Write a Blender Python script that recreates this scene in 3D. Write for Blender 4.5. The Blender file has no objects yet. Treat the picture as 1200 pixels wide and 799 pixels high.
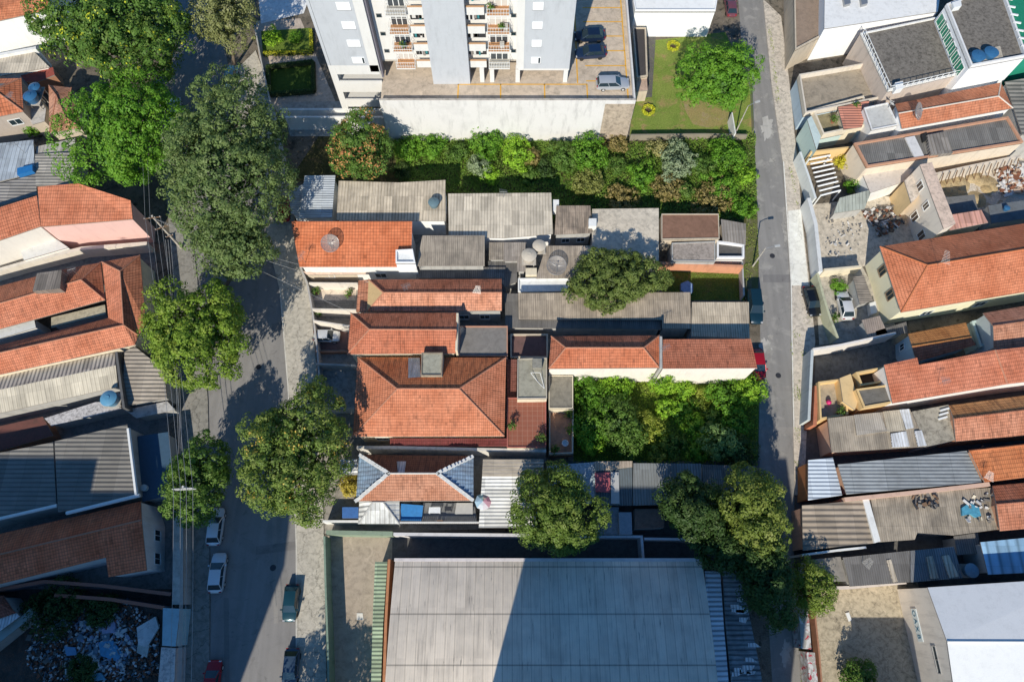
import bpy, math, random
import numpy as np
from mathutils import Vector, Matrix
random.seed(7); RNG = np.random.default_rng(7)
SC = bpy.context.scene
COL = SC.collection
R = math.radians
# ------------------------------------------------------------------ camera
H = 85.0; TH = R(21.2); F = 800.0
cam = bpy.data.cameras.new('camera'); camo = bpy.data.objects.new('camera', cam); COL.objects.link(camo)
cam.sensor_width = 36; cam.lens = 24; cam.clip_end = 3000; cam.clip_start = 0.5
camo.location = (0, 0, H); camo.rotation_euler = (TH, 0, 0); SC.camera = camo
CT, ST = math.cos(TH), math.sin(TH)
def P(u, v, z=0.0):
    """where the sight line of a spot in the survey photo meets the height z"""
    x = (u-600)/F; y = (399.5-v)/F
    t = (H-z)/(CT-y*ST)
    return Vector((t*x, t*(ST+y*CT), z))
def mpp(u, v, z=0.0):
    y = (399.5-v)/F
    return (H-z)/(CT-y*ST)/F
def px(s): return [tuple(float(c) for c in q.split(',')) for q in s.split()]
def poly(s, z=0.0): return [P(u, v, z) for u, v in px(s)]
# ------------------------------------------------------------------ light
AZ, EL = R(15.5), R(34.5)
sun = bpy.data.lights.new('sun', 'SUN'); sun.energy = 5.0; sun.angle = R(0.5); sun.color = (1.0, 0.935, 0.80)
suno = bpy.data.objects.new('sun', sun); COL.objects.link(suno)
sd = Vector((math.sin(AZ)*math.cos(EL), math.cos(AZ)*math.cos(EL), -math.sin(EL)))
suno.rotation_euler = sd.to_track_quat('-Z', 'Y').to_euler(); suno.location = (-20, -60, 120)
w = bpy.data.worlds.new('World'); SC.world = w; w.use_nodes = True
nt = w.node_tree; bg = nt.nodes['Background']
sky = nt.nodes.new('ShaderNodeTexSky'); sky.sky_type = 'NISHITA'; sky.sun_disc = False
sky.sun_elevation = EL; sky.sun_rotation = R(195.5); sky.ozone_density = 4.0; sky.dust_density = 0.4
hs = nt.nodes.new('ShaderNodeMix'); hs.data_type = 'RGBA'; hs.blend_type = 'MULTIPLY'; hs.inputs[0].default_value = 1.0; hs.inputs[7].default_value = (.47, .89, 1.16, 1)
nt.links.new(sky.outputs[0], hs.inputs[6]); nt.links.new(hs.outputs[2], bg.inputs[0]); bg.inputs[1].default_value = 0.106
SC.view_settings.view_transform = 'Standard'; SC.view_settings.look = 'None'
SC.view_settings.exposure = 0; SC.view_settings.gamma = 1
# ------------------------------------------------------------------ materials
class NT:
    def __init__(s, name):
        s.m = bpy.data.materials.new(name); s.m.use_nodes = True
        s.t = s.m.node_tree; s.b = s.t.nodes['Principled BSDF']
    def n(s, typ, **kw):
        o = s.t.nodes.new(typ)
        for k, v in kw.items():
            if k.startswith('i_'):
                o.inputs[int(k[2:]) if k[2:].isdigit() else k[2:]].default_value = v
            else: setattr(o, k, v)
        return o
    def l(s, a, b): s.t.links.new(a, b)
    def pos(s):
        return s.n('ShaderNodeNewGeometry').outputs['Position']
    def uv(s):
        o = s.n('ShaderNodeUVMap'); o.uv_map = 'UVMap'
        x = s.n('ShaderNodeSeparateXYZ'); s.l(o.outputs[0], x.inputs[0]); return o.outputs[0], x.outputs[0], x.outputs[1]
    def math(s, op, a, b=None, c=None):
        o = s.n('ShaderNodeMath', operation=op)
        for i, q in enumerate((a, b, c)):
            if q is None: continue
            if isinstance(q, (int, float)): o.inputs[i].default_value = q
            else: s.l(q, o.inputs[i])
        return o.outputs[0]
    def noise(s, vec, scale, detail=4.0, rough=0.55, out='Fac', dist=0.0):
        o = s.n('ShaderNodeTexNoise'); o.inputs['Scale'].default_value = scale
        o.inputs['Detail'].default_value = detail; o.inputs['Roughness'].default_value = rough
        o.inputs['Distortion'].default_value = dist
        if vec is not None: s.l(vec, o.inputs['Vector'])
        return o.outputs[out]
    def ramp(s, fac, stops):
        o = s.n('ShaderNodeValToRGB'); e = o.color_ramp.elements
        while len(e) < len(stops): e.new(0.5)
        for el, (p, c) in zip(e, stops):
            el.position = p; el.color = (c, c, c, 1) if isinstance(c, (int, float)) else (*c[:3], 1)
        s.l(fac, o.inputs[0]); return o.outputs[0]
    def mix(s, fac, a, b, blend='MIX'):
        o = s.n('ShaderNodeMix', data_type='RGBA', blend_type=blend)
        for q, i in ((fac, 0), (a, 6), (b, 7)):
            if isinstance(q, (int, float)): o.inputs[i].default_value = q
            elif isinstance(q, tuple): o.inputs[i].default_value = (*q[:3], 1)
            else: s.l(q, o.inputs[i])
        return o.outputs[2]
    def bump(s, h, dist=0.02, strength=1.0):
        o = s.n('ShaderNodeBump'); o.inputs['Distance'].default_value = dist; o.inputs['Strength'].default_value = strength
        s.l(h, o.inputs['Height']); s.l(o.outputs[0], s.b.inputs['Normal'])
    def out(s, col, rough=0.85, metal=0.0, spec=0.3):
        if isinstance(col, tuple): s.b.inputs['Base Color'].default_value = (*col[:3], 1)
        else: s.l(col, s.b.inputs['Base Color'])
        if isinstance(rough, (int, float)): s.b.inputs['Roughness'].default_value = rough
        else: s.l(rough, s.b.inputs['Roughness'])
        s.b.inputs['Metallic'].default_value = metal
        s.b.inputs['Specular IOR Level'].default_value = spec
        return s.m
def sc(c, k): return tuple(min(1.0, q*k) for q in c[:3])
def br(c, k=1.32): return tuple(min(.86, q*k) for q in c[:3])
MATS = {}
def memo(f):
    def g(*a, **k):
        key = (f.__name__, a, tuple(sorted(k.items())))
        if key not in MATS: MATS[key] = f(*a, **k)
        return MATS[key]
    return g
@memo
def plain(c, rough=0.6, metal=0.0, spec=0.4, var=0.12):
    n = NT('paint'); f = n.noise(n.pos(), 3.0, 5)
    return n.out(n.mix(f, sc(c, 1-var), sc(c, 1+var)), rough, metal, spec)
@memo
def tile(c, dirt=0.5, row=0.36, colw=0.24, moss=0.35, seed=0.0):
    """terracotta: rows across the slope, channels down it"""
    c = (c[0]*1.42, c[1]*1.62, c[2]*1.9); n = NT('terracotta_tile'); uv, u, v = n.uv(); pos = n.pos()
    wob = n.noise(pos, .8, 3, .5); v = n.math('ADD', v, n.math('MULTIPLY', n.math('SUBTRACT', wob, .5), .22))
    vr = n.math('DIVIDE', v, row); ur = n.math('DIVIDE', u, colw)
    fr = n.math('FRACT', vr); fu = n.math('FRACT', ur)
    cell = n.n('ShaderNodeCombineXYZ'); n.l(n.math('FLOOR', ur), cell.inputs[0]); n.l(n.math('FLOOR', vr), cell.inputs[1]); cell.inputs[2].default_value = seed
    wn = n.n('ShaderNodeTexWhiteNoise'); n.l(cell.outputs[0], wn.inputs[0])
    base = n.ramp(wn.outputs['Value'], [(0, sc(c, .66)), (.03, sc(c, .82)), (.08, sc(c, .93)), (.45, sc(c, .98)), (.9, sc(c, 1.03)), (1, sc(c, 1.09))])
    big = n.noise(pos, 0.35, 6, .6)
    base = n.mix(n.ramp(big, [(.35, 0), (.7, 1)]), base, n.mix(1.0, base, (.72, .60, .52), 'MULTIPLY'))
    mp = n.n('ShaderNodeMapping'); mp.inputs['Scale'].default_value = (2.2, .35, 1); n.l(uv, mp.inputs[0])
    st = n.noise(mp.outputs[0], 1.3, 5, .65)
    base = n.mix(n.math('MULTIPLY', n.ramp(st, [(.47, 0), (.70, 1)]), min(1, dirt*1.2)), base, (.10, .050, .034))
    lm = n.noise(pos, .55, 6, .7, dist=.6); base = n.mix(n.math('MULTIPLY', n.ramp(lm, [(.56, 0), (.72, 1)]), .35), base, sc(c, 1.25))
    spots = n.noise(pos, 2.6, 5, .7)
    base = n.mix(n.math('MULTIPLY', n.ramp(spots, [(.6, 0), (.72, 1)]), moss), base, (.05, .04, .028))
    ed = n.ramp(fr, [(0, .35), (.16, .85), (.3, 1), (1, 1)])
    ch = n.ramp(fu, [(0, .62), (.18, .9), (.5, 1.0), (.82, .9), (1, .62)])
    base = n.mix(1.0, base, ed, 'MULTIPLY'); base = n.mix(.8, base, ch, 'MULTIPLY')
    hh = n.math('ADD', n.math('MULTIPLY', n.math('SINE', n.math('MULTIPLY', fu, math.pi)), .03), n.math('MULTIPLY', n.math('SUBTRACT', 1.0, fr), .04))
    n.bump(hh, 1.0, .8); return n.out(base, .85, 0, .25)
@memo
def corr(c, period=0.3, stain=0.5, metal=0.0, sheet=1.1, depth=0.06, dark=(.05, .045, .04), rough=.75, lap=2.2):
    """corrugated sheeting, ribs running down the slope (v)"""
    c = br(c, 1.5); depth = min(depth, .062*period); n = NT('corrugated_sheet'); uv, u, v = n.uv(); pos = n.pos()
    fu = n.math('FRACT', n.math('DIVIDE', u, period))
    cell = n.n('ShaderNodeCombineXYZ'); n.l(n.math('FLOOR', n.math('DIVIDE', u, sheet)), cell.inputs[0]); n.l(n.math('FLOOR', n.math('DIVIDE', v, lap)), cell.inputs[1])
    wn = n.n('ShaderNodeTexWhiteNoise'); n.l(cell.outputs[0], wn.inputs[0])
    base = n.ramp(wn.outputs['Value'], [(0, sc(c, .74)), (.3, sc(c, .92)), (.7, c), (1, sc(c, 1.16))])
    mp = n.n('ShaderNodeMapping'); mp.inputs['Scale'].default_value = (3.0, .3, 1); n.l(uv, mp.inputs[0])
    st = n.noise(mp.outputs[0], 1.0, 6, .65)
    base = n.mix(n.math('MULTIPLY', n.ramp(st, [(.45, 0), (.75, 1)]), stain), base, dark)
    bl = n.noise(pos, .7, 5, .6)
    base = n.mix(n.math('MULTIPLY', n.ramp(bl, [(.42, 0), (.7, 1)]), stain*.7), base, sc(dark, 1.8))
    rb = n.ramp(fu, [(0, .42), (.2, .88), (.45, 1), (.75, .95), (1, .42)])  # rib troughs darkened in the colour in place of their shading
    base = n.mix(.85, base, rb, 'MULTIPLY')
    fv = n.math('FRACT', n.math('DIVIDE', v, lap))
    base = n.mix(1.0, base, n.ramp(fv, [(0, .7), (.025, 1), (1, 1)]), 'MULTIPLY')
    n.bump(n.math('MULTIPLY', n.math('SINE', n.math('MULTIPLY', fu, 6.2832)), depth), 1.0, .8)
    return n.out(base, rough, metal, .35)
@memo
def plaster(c, dirt=0.45, rough=0.85):
    c = br(c, 1.12); n = NT('plaster'); pos = n.pos()
    mp = n.n('ShaderNodeMapping'); mp.inputs['Scale'].default_value = (1, 1, .22); n.l(pos, mp.inputs[0])
    st = n.noise(mp.outputs[0], 1.6, 6, .65); bl = n.noise(pos, .45, 5, .6); fi = n.noise(pos, 9, 4, .6)
    base = n.mix(fi, sc(c, .9), sc(c, 1.08))
    base = n.mix(n.math('MULTIPLY', n.ramp(st, [(.5, 0), (.78, 1)]), dirt), base, sc(c, .35))
    base = n.mix(n.math('MULTIPLY', n.ramp(bl, [(.5, 0), (.75, 1)]), dirt*.6), base, sc(c, .55))
    n.bump(fi, .01, .5); return n.out(base, rough, 0, .25)
@memo
def concrete(c=(.34, .31, .27), dirt=0.6, crack=0.25, rough=0.9, dark=(.06, .055, .045), scale=1.0):
    c = br(c, 1.5); n = NT('concrete'); pos = n.pos()
    a = n.noise(pos, .28*scale, 7, .65); b = n.noise(pos, 1.5*scale, 7, .7, dist=.4); f = n.noise(pos, 14, 4, .6)
    base = n.mix(a, sc(c, .78), sc(c, 1.2))
    base = n.mix(n.math('MULTIPLY', n.ramp(b, [(.45, 0), (.72, 1)]), dirt), base, dark)
    base = n.mix(n.math('MULTIPLY', n.ramp(n.noise(pos, .8*scale, 6, .6, dist=1.0), [(.58, 0), (.66, 1)]), .35), base, sc(c, 1.35))
    base = n.mix(.5, base, n.mix(f, (.72, .72, .72), (1.2, 1.2, 1.2)), 'MULTIPLY')
    vo = n.n('ShaderNodeTexVoronoi', feature='DISTANCE_TO_EDGE'); vo.inputs['Scale'].default_value = .33*scale
    wv = n.n('ShaderNodeVectorMath', operation='ADD'); n.l(pos, wv.inputs[0])
    sx = n.n('ShaderNodeVectorMath', operation='SCALE'); n.l(n.noise(pos, .9, 5, .6, 'Color'), sx.inputs[0]); sx.inputs['Scale'].default_value = 1.6
    n.l(sx.outputs[0], wv.inputs[1]); n.l(wv.outputs[0], vo.inputs['Vector'])
    base = n.mix(n.math('MULTIPLY', n.ramp(vo.outputs[0], [(0, 1), (.018, 0)]), crack), base, sc(dark, .6))
    n.bump(f, .015, .6); return n.out(base, rough, 0, .2)
@memo
def asphalt(c=(.075, .072, .072), patch=(.22, .21, .19), amount=.3, lines=0.0):
    c = br(c, 2.25); n = NT('asphalt'); pos = n.pos()
    a = n.noise(pos, .12, 6, .6); f = n.noise(pos, 16, 4, .7); b = n.noise(pos, .55, 6, .6, dist=.6)
    mp = n.n('ShaderNodeMapping'); mp.inputs['Scale'].default_value = (1.4, .09, 1); n.l(pos, mp.inputs[0])
    tr = n.noise(mp.outputs[0], .8, 4, .5)
    base = n.mix(a, sc(c, .8), sc(c, 1.25))
    base = n.mix(n.math('MULTIPLY', n.ramp(tr, [(.4, 0), (.7, 1)]), .45), base, sc(c, 1.45))
    base = n.mix(n.math('MULTIPLY', n.ramp(b, [(.54, 0), (.66, 1)]), amount), base, patch)
    base = n.mix(n.math('MULTIPLY', n.ramp(n.noise(pos, .22, 7, .62, dist=.9), [(.55, 0), (.62, 1)]), amount*.55), base, sc(patch, .8))
    base = n.mix(n.math('MULTIPLY', n.ramp(n.noise(pos, .9, 5, .6, dist=.5), [(.62, 0), (.7, 1)]), .5), base, sc(c, .55))
    base = n.mix(.55, base, n.mix(f, (.65, .65, .65), (1.3, 1.3, 1.3)), 'MULTIPLY')
    vo = n.n('ShaderNodeTexVoronoi', feature='DISTANCE_TO_EDGE'); vo.inputs['Scale'].default_value = .16
    wv = n.n('ShaderNodeVectorMath', operation='ADD'); n.l(pos, wv.inputs[0])
    sx = n.n('ShaderNodeVectorMath', operation='SCALE'); n.l(n.noise(pos, .7, 6, .65, 'Color'), sx.inputs[0]); sx.inputs['Scale'].default_value = 3
    n.l(sx.outputs[0], wv.inputs[1]); n.l(wv.outputs[0], vo.inputs['Vector'])
    base = n.mix(n.math('MULTIPLY', n.ramp(vo.outputs[0], [(0, 1), (.010, 0)]), .22), base, sc(c, .3))
    n.bump(f, .01, .5); return n.out(base, .9, 0, .25)
@memo
def soil(c1, c2, c3=None, scale=1.0):
    c1 = br(c1, 1.25); c2 = br(c2, 1.25); n = NT('soil'); pos = n.pos()
    a = n.noise(pos, .35*scale, 7, .7, dist=.4); f = n.noise(pos, 7*scale, 6, .75)
    base = n.mix(n.ramp(a, [(.32, 0), (.68, 1)]), c1, c2)
    if c3: base = n.mix(n.ramp(n.noise(pos, .8*scale, 6, .65, dist=.8), [(.52, 0), (.66, 1)]), base, c3)
    base = n.mix(.75, base, n.mix(n.ramp(f, [(.3, 0), (.7, 1)]), (.45, .45, .45), (1.45, 1.45, 1.45)), 'MULTIPLY')
    n.bump(f, .12, .8); return n.out(base, .95, 0, .15)
@memo
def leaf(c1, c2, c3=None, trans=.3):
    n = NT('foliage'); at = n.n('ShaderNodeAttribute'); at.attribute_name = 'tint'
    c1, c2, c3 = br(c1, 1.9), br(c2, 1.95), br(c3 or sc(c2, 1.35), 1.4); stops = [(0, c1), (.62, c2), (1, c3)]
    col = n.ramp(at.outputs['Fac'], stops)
    n.l(col, n.b.inputs['Base Color']); n.b.inputs['Roughness'].default_value = .55; n.b.inputs['Specular IOR Level'].default_value = .3
    tr = n.n('ShaderNodeBsdfTranslucent'); n.l(n.mix(1.0, col, (1.15, 1.25, .5), 'MULTIPLY'), tr.inputs[0])
    mx = n.n('ShaderNodeMixShader'); mx.inputs[0].default_value = trans
    o = n.t.nodes['Material Output']; n.l(n.b.outputs[0], mx.inputs[1]); n.l(tr.outputs[0], mx.inputs[2]); n.l(mx.outputs[0], o.inputs[0])
    return n.m
@memo
def glass(c=(.02, .035, .045), rough=.08):
    n = NT('window_glass'); return n.out(c, rough, 0, .8)
@memo
def carpaint(c, metal=.25):
    n = NT('car_paint'); f = n.noise(n.pos(), 1.2, 4)
    m = n.out(n.mix(f, sc(c, .92), sc(c, 1.06)), .32, metal, .5)
    n.b.inputs['Coat Weight'].default_value = .5; n.b.inputs['Coat Roughness'].default_value = .12; return m
@memo
def gridtile(c, line, s=.5):
    n = NT('paving_tile'); uv, u, v = n.uv()
    fu = n.math('FRACT', n.math('DIVIDE', u, s)); fv = n.math('FRACT', n.math('DIVIDE', v, s))
    g = n.math('MAXIMUM', n.ramp(fu, [(0, 1), (.09, 0)]), n.ramp(fv, [(0, 1), (.09, 0)]))
    a = n.noise(n.pos(), 1.2, 5)
    return n.out(n.mix(n.math('MULTIPLY', g, .7), n.mix(a, sc(c, .75), sc(c, 1.2)), line), .8, 0, .3)
WHITE = plaster((.72, .71, .68), .35); CREAM = plaster((.66, .58, .44), .4); BEIGE = plaster((.52, .44, .34), .5)
GREYW = plaster((.40, .39, .37), .6); PINK = plaster((.66, .50, .46), .25); YELL = plaster((.66, .46, .22), .35)
BLUEW = plaster((.36, .48, .54), .4); DARKW = plaster((.12, .12, .12), .6); CREAM2 = plaster((.66, .63, .46), .35)
BRICK = plaster((.36, .18, .11), .6); GREENW = plaster((.20, .36, .24), .5); MINT = plaster((.46, .56, .52), .4)
METAL = plain((.38, .38, .38), .4, .6); STEEL = plain((.62, .62, .62), .45, .3); DARKM = plain((.05, .05, .055), .5, .3)
WPAINT = plain((.78, .78, .76), .5); RUBBER = plain((.02, .02, .02), .8); WOOD = plain((.20, .12, .07), .7)
CONC = concrete(); CONCD = concrete((.13, .125, .12), .6, .3); GLASS = glass()
# ------------------------------------------------------------------ mesh building
class MB:
    def __init__(s): s.v = []; s.f = []; s.m = []; s.uv = []
    def face(s, pts, m=0, uv=None):
        i = len(s.v); s.v += [tuple(p) for p in pts]; s.f.append(tuple(range(i, i+len(pts)))); s.m.append(m)
        s.uv.append(uv or planar(pts)); return s
    def box(s, x0, x1, y0, y1, z0, z1, m=0, T=None):
        c = [Vector((x, y, z)) for z in (z0, z1) for y in (y0, y1) for x in (x0, x1)]
        if T is not None: c = [T @ q for q in c]
        for q in ((0, 2, 3, 1), (4, 5, 7, 6), (0, 1, 5, 4), (2, 6, 7, 3), (0, 4, 6, 2), (1, 3, 7, 5)): s.face([c[k] for k in q], m)
        return s
    def prism(s, pts, z0, z1, m=0, mt=None):
        pts = ccw([Vector((p[0], p[1])) for p in pts]); n = len(pts)
        s.face([(p[0], p[1], z1) for p in pts], m if mt is None else mt)
        s.face([(p[0], p[1], z0) for p in reversed(pts)], m)
        for i in range(n):
            a, b = pts[i], pts[(i+1) % n]
            s.face([(a[0], a[1], z0), (b[0], b[1], z0), (b[0], b[1], z1), (a[0], a[1], z1)], m)
        return s
    def ring(s, pts, t, z0, z1, m=0, mt=None):
        """upstand round a polygon: outer face on the outline, t thick inward"""
        o = ccw([Vector((p[0], p[1])) for p in pts]); q = offset(o, t); n = len(o); mt = m if mt is None else mt
        for i in range(n):
            j = (i+1) % n; a, b, c, d = o[i], o[j], q[j], q[i]
            V = lambda p, z: (p[0], p[1], z)
            s.face([V(a, z0), V(b, z0), V(b, z1), V(a, z1)], m); s.face([V(c, z0), V(d, z0), V(d, z1), V(c, z1)], m)
            s.face([V(a, z1), V(b, z1), V(c, z1), V(d, z1)], mt)
        return s
    def tube(s, pts, r, m=0, n=6, caps=True):
        pts = [Vector(p) for p in pts]; rs = r if isinstance(r, (list, tuple)) else [r]*len(pts); rings = []
        for i, p in enumerate(pts):
            d = (pts[min(i+1, len(pts)-1)]-pts[max(i-1, 0)]).normalized()
            a = d.orthogonal().normalized() if abs(d.z) < .95 else Vector((1, 0, 0))
            if abs(d.z) < .95: a = d.cross(Vector((0, 0, 1))).normalized()
            b = d.cross(a).normalized(); a = b.cross(d).normalized()
            rings.append([p+rs[i]*(math.cos(k*6.28318/n)*a+math.sin(k*6.28318/n)*b) for k in range(n)])
        for i in range(len(rings)-1):
            for k in range(n): s.face([rings[i][k], rings[i][(k+1) % n], rings[i+1][(k+1) % n], rings[i+1][k]], m)
        if caps: s.face(list(reversed(rings[0])), m); s.face(rings[-1], m)
        return s
    def lathe(s, prof, n=20, m=0, T=None, c=(0, 0, 0)):
        c = Vector(c)
        for i in range(len(prof)-1):
            (r0, z0), (r1, z1) = prof[i], prof[i+1]
            for k in range(n):
                a0, a1 = k*2*math.pi/n, (k+1)*2*math.pi/n
                q = [Vector((r0*math.cos(a0), r0*math.sin(a0), z0)), Vector((r0*math.cos(a1), r0*math.sin(a1), z0)),
                     Vector((r1*math.cos(a1), r1*math.sin(a1), z1)), Vector((r1*math.cos(a0), r1*math.sin(a0), z1))]
                if r0 < 1e-6: q = [q[0], q[2], q[3]]
                elif r1 < 1e-6: q = q[:3]
                if T is not None: q = [T @ p for p in q]
                s.face([p+c for p in q], m)
        return s
    def build(s, name, mats, parent=None, org=None, smooth=False, label=None):
        if not isinstance(mats, (list, tuple)): mats = [mats]
        me = bpy.data.meshes.new(name); o0 = org if org is not None else (ORG.get(parent.name) if parent else None) or Vector((0, 0, 0))
        me.from_pydata([(p[0]-o0[0], p[1]-o0[1], p[2]-o0[2]) for p in s.v], [], s.f)
        for m in mats: me.materials.append(m)
        me.polygons.foreach_set('material_index', s.m)
        uvl = me.uv_layers.new(name='UVMap'); uvl.data.foreach_set('uv', [c for f in s.uv for q in f for c in q])
        if smooth:
            import bmesh
            bm = bmesh.new(); bm.from_mesh(me); bmesh.ops.remove_doubles(bm, verts=bm.verts, dist=1e-4)
            bmesh.ops.recalc_face_normals(bm, faces=bm.faces); bm.to_mesh(me); bm.free()
            me.polygons.foreach_set('use_smooth', [True]*len(me.polygons))
            try: me.set_sharp_from_angle(angle=R(40))
            except Exception: pass
        me.update()
        o = bpy.data.objects.new(name, me); COL.objects.link(o)
        if parent: o.parent = parent; ORG[o.name] = o0
        else: o.location = o0
        if label: o['label'] = label
        return o
ORG = {}
def newell(pts):
    n = Vector((0, 0, 0)); k = len(pts)
    for i in range(k):
        a, b = Vector(pts[i]), Vector(pts[(i+1) % k])
        n += Vector(((a.y-b.y)*(a.z+b.z), (a.z-b.z)*(a.x+b.x), (a.x-b.x)*(a.y+b.y)))
    return n.normalized() if n.length > 1e-12 else Vector((0, 0, 1))
def planar(pts, vdir=None):
    n = newell(pts)
    if n.z < 0: n = -n
    if vdir is not None:
        s = Vector((vdir[0], vdir[1], 0)); s = (s-n*s.dot(n)).normalized(); h = s.cross(n)
    elif abs(n.z) > .9995:
        h = Vector((1, 0, 0)); s = Vector((0, 1, 0))
    else:
        h = Vector((0, 0, 1)).cross(n).normalized(); s = n.cross(h)
    return [(Vector(p).dot(h), Vector(p).dot(s)) for p in pts]
def area2(p): return sum(p[i][0]*p[(i+1) % len(p)][1]-p[(i+1) % len(p)][0]*p[i][1] for i in range(len(p)))
def ccw(p): return list(p) if area2(p) > 0 else list(reversed(p))
def offset(p, d):
    """inward offset of a ccw polygon"""
    n = len(p); out = []
    for i in range(n):
        a, b, c = Vector(p[i-1][:2]), Vector(p[i][:2]), Vector(p[(i+1) % n][:2])
        e1 = (b-a).normalized(); e2 = (c-b).normalized()
        n1 = Vector((-e1.y, e1.x)); n2 = Vector((-e2.y, e2.x)); k = n1+n2
        L = max(.35, k.dot(n1)) if k.length > 1e-6 else 1
        out.append(b+k*(d/L) if k.length > 1e-6 else b+n1*d)
    return out
def thing(name, label, cat, loc=(0, 0, 0), group=None, rz=0.0, local=False):
    o = bpy.data.objects.new(name, None); COL.objects.link(o); o.location = loc; o.rotation_euler = (0, 0, rz)
    o.empty_display_size = .3
    o['label'] = label; o['category'] = cat
    if group: o['group'] = group
    ORG[o.name] = Vector((0, 0, 0)) if local else Vector(loc)
    return o
def tag(o, label, cat, group=None):
    o['label'] = label; o['category'] = cat
    if group: o['group'] = group
    return o
def struct(name, mb, mat):
    o = mb.build(name, mat); o['kind'] = 'structure'; return o
def dup(root, loc, rz, label, group=None):
    r = root.copy(); COL.objects.link(r); r.location = loc; r.rotation_euler = (0, 0, rz); r['label'] = label
    if group: r['group'] = group
    for ch in list(root.children):
        c = ch.copy(); COL.objects.link(c); c.parent = r
        for g in list(ch.children):
            d = g.copy(); COL.objects.link(d); d.parent = c
    return r
# ------------------------------------------------------------------ buildings
def roof_mesh(faces, thick=.14, fm=None, vdir=None):
    mb = MB(); cnt = {}
    key = lambda p: (round(p[0], 3), round(p[1], 3), round(p[2], 3))
    for k, pts in enumerate(faces):
        if newell(pts).z < 0: pts = list(reversed(pts))
        vd = vdir[k] if isinstance(vdir, (list,)) else vdir
        mb.face(pts, (fm[k] if fm else 0), planar(pts, vd))
        mb.face([Vector(p)-Vector((0, 0, thick)) for p in reversed(pts)], -1)
        for i in range(len(pts)):
            a, b = pts[i], pts[(i+1) % len(pts)]
            e = frozenset((key(a), key(b))); cnt.setdefault(e, []).append((a, b))
    for e, l in cnt.items():
        if len(l) == 1:
            a, b = Vector(l[0][0]), Vector(l[0][1]); d = Vector((0, 0, thick))
            mb.face([a-d, b-d, b, a], -1)
    return mb, cnt
GREYT = plain((.28, .25, .22), .8)
class Bld: pass
def bld(name, label, cat, pts, faces, outline, wall, roof, zb=0.0, inset=.22, thick=.14, group=None, fm=None, vdir=None, rim=None, caps=None, capmat=None, roofname='roof'):
    """pts: {'a': (u, v, z)}; faces: 'abfe bcf ...'; outline: 'abcd'"""
    W = {k: P(*q) for k, q in pts.items()}
    rm = roof if isinstance(roof, (list, tuple)) else [roof]
    out = [W[k] for k in outline]
    if area2(out) < 0: out.reverse()
    base = sum((Vector((p.x, p.y, 0)) for p in out), Vector((0, 0, 0)))/len(out); base.z = zb
    root = thing(name, label, cat, base, group)
    mb, cnt = roof_mesh([[W[k] for k in f] for f in faces.split()], thick, fm, vdir)
    mats = list(rm)+[rim or GREYT]; mb.m = [len(mats)-1 if q < 0 else q for q in mb.m]
    ro = mb.build(roofname, mats, root)
    if caps:
        cm = MB()
        for c in caps.split(): cm.tube([W[c[0]]+Vector((0, 0, .02)), W[c[1]]+Vector((0, 0, .02))], .10, 0, 6)
        cm.build('ridge_cap', capmat or rm[0], ro)
    ip = offset(out, inset); wm = MB(); n = len(ip)
    zt = [p.z-thick+.01 for p in out]
    for i in range(n):
        j = (i+1) % n; a, b = ip[i], ip[j]
        wm.face([(a.x, a.y, zb), (b.x, b.y, zb), (b.x, b.y, zt[j]), (a.x, a.y, zt[i])], 0)
    wo = wm.build('wall', wall, root)
    B = Bld(); B.root = root; B.ip = ip; B.zt = zt; B.W = W; B.roof = ro; B.out = out; B.wall = wo; return B
def slab(name, label, cat, s, z, wall, roof, par=0.0, pt=.18, pmat=None, zb=0.0, group=None, inset=.0, thick=.16, vdir=None):
    """flat-roofed block from the photo's roof corners; par: parapet height"""
    pts = {chr(97+i): (u, v, z) for i, (u, v) in enumerate(px(s))}; k = ''.join(pts)
    B = bld(name, label, cat, pts, k, k, wall, roof, zb=zb, inset=inset+.02, thick=thick, group=group, vdir=vdir)
    if par > 0:
        mb = MB().ring(B.out, pt, z-thick, z+par, 0); mb.build('parapet', pmat or wall, B.root)
    return B
def shed(name, label, cat, s, zs, wall, roof, group=None, vdir=None, **kw):
    q = px(s); zs = zs if isinstance(zs, (list, tuple)) else [zs]*len(q)
    pts = {chr(97+i): (u, v, z) for i, ((u, v), z) in enumerate(zip(q, zs))}; k = ''.join(pts)
    return bld(name, label, cat, pts, k, k, wall, roof, group=group, vdir=vdir, **kw)
def hip(name, label, cat, s, r, ze, zr, wall, roof, group=None, ends='hh', **kw):
    """corners TL TR BR BL and the ridge ends, left then right; ends: h hip, g gable"""
    a, b, c, d = px(s); e, f = px(r)
    pts = dict(a=(*a, ze), b=(*b, ze), c=(*c, ze), d=(*d, ze), e=(*e, zr), f=(*f, zr))
    faces = 'abfe cdef'; out = 'ab'; caps = 'ef'
    if ends[1] == 'h': faces += ' bcf'; out += 'c'; caps += ' bf cf'
    else: out += 'fc'
    out += 'd'
    if ends[0] == 'h': faces += ' dae'; caps += ' ae de'
    else: out += 'e'
    return bld(name, label, cat, pts, faces, out, wall, roof, group=group, caps=caps, **kw)
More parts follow.
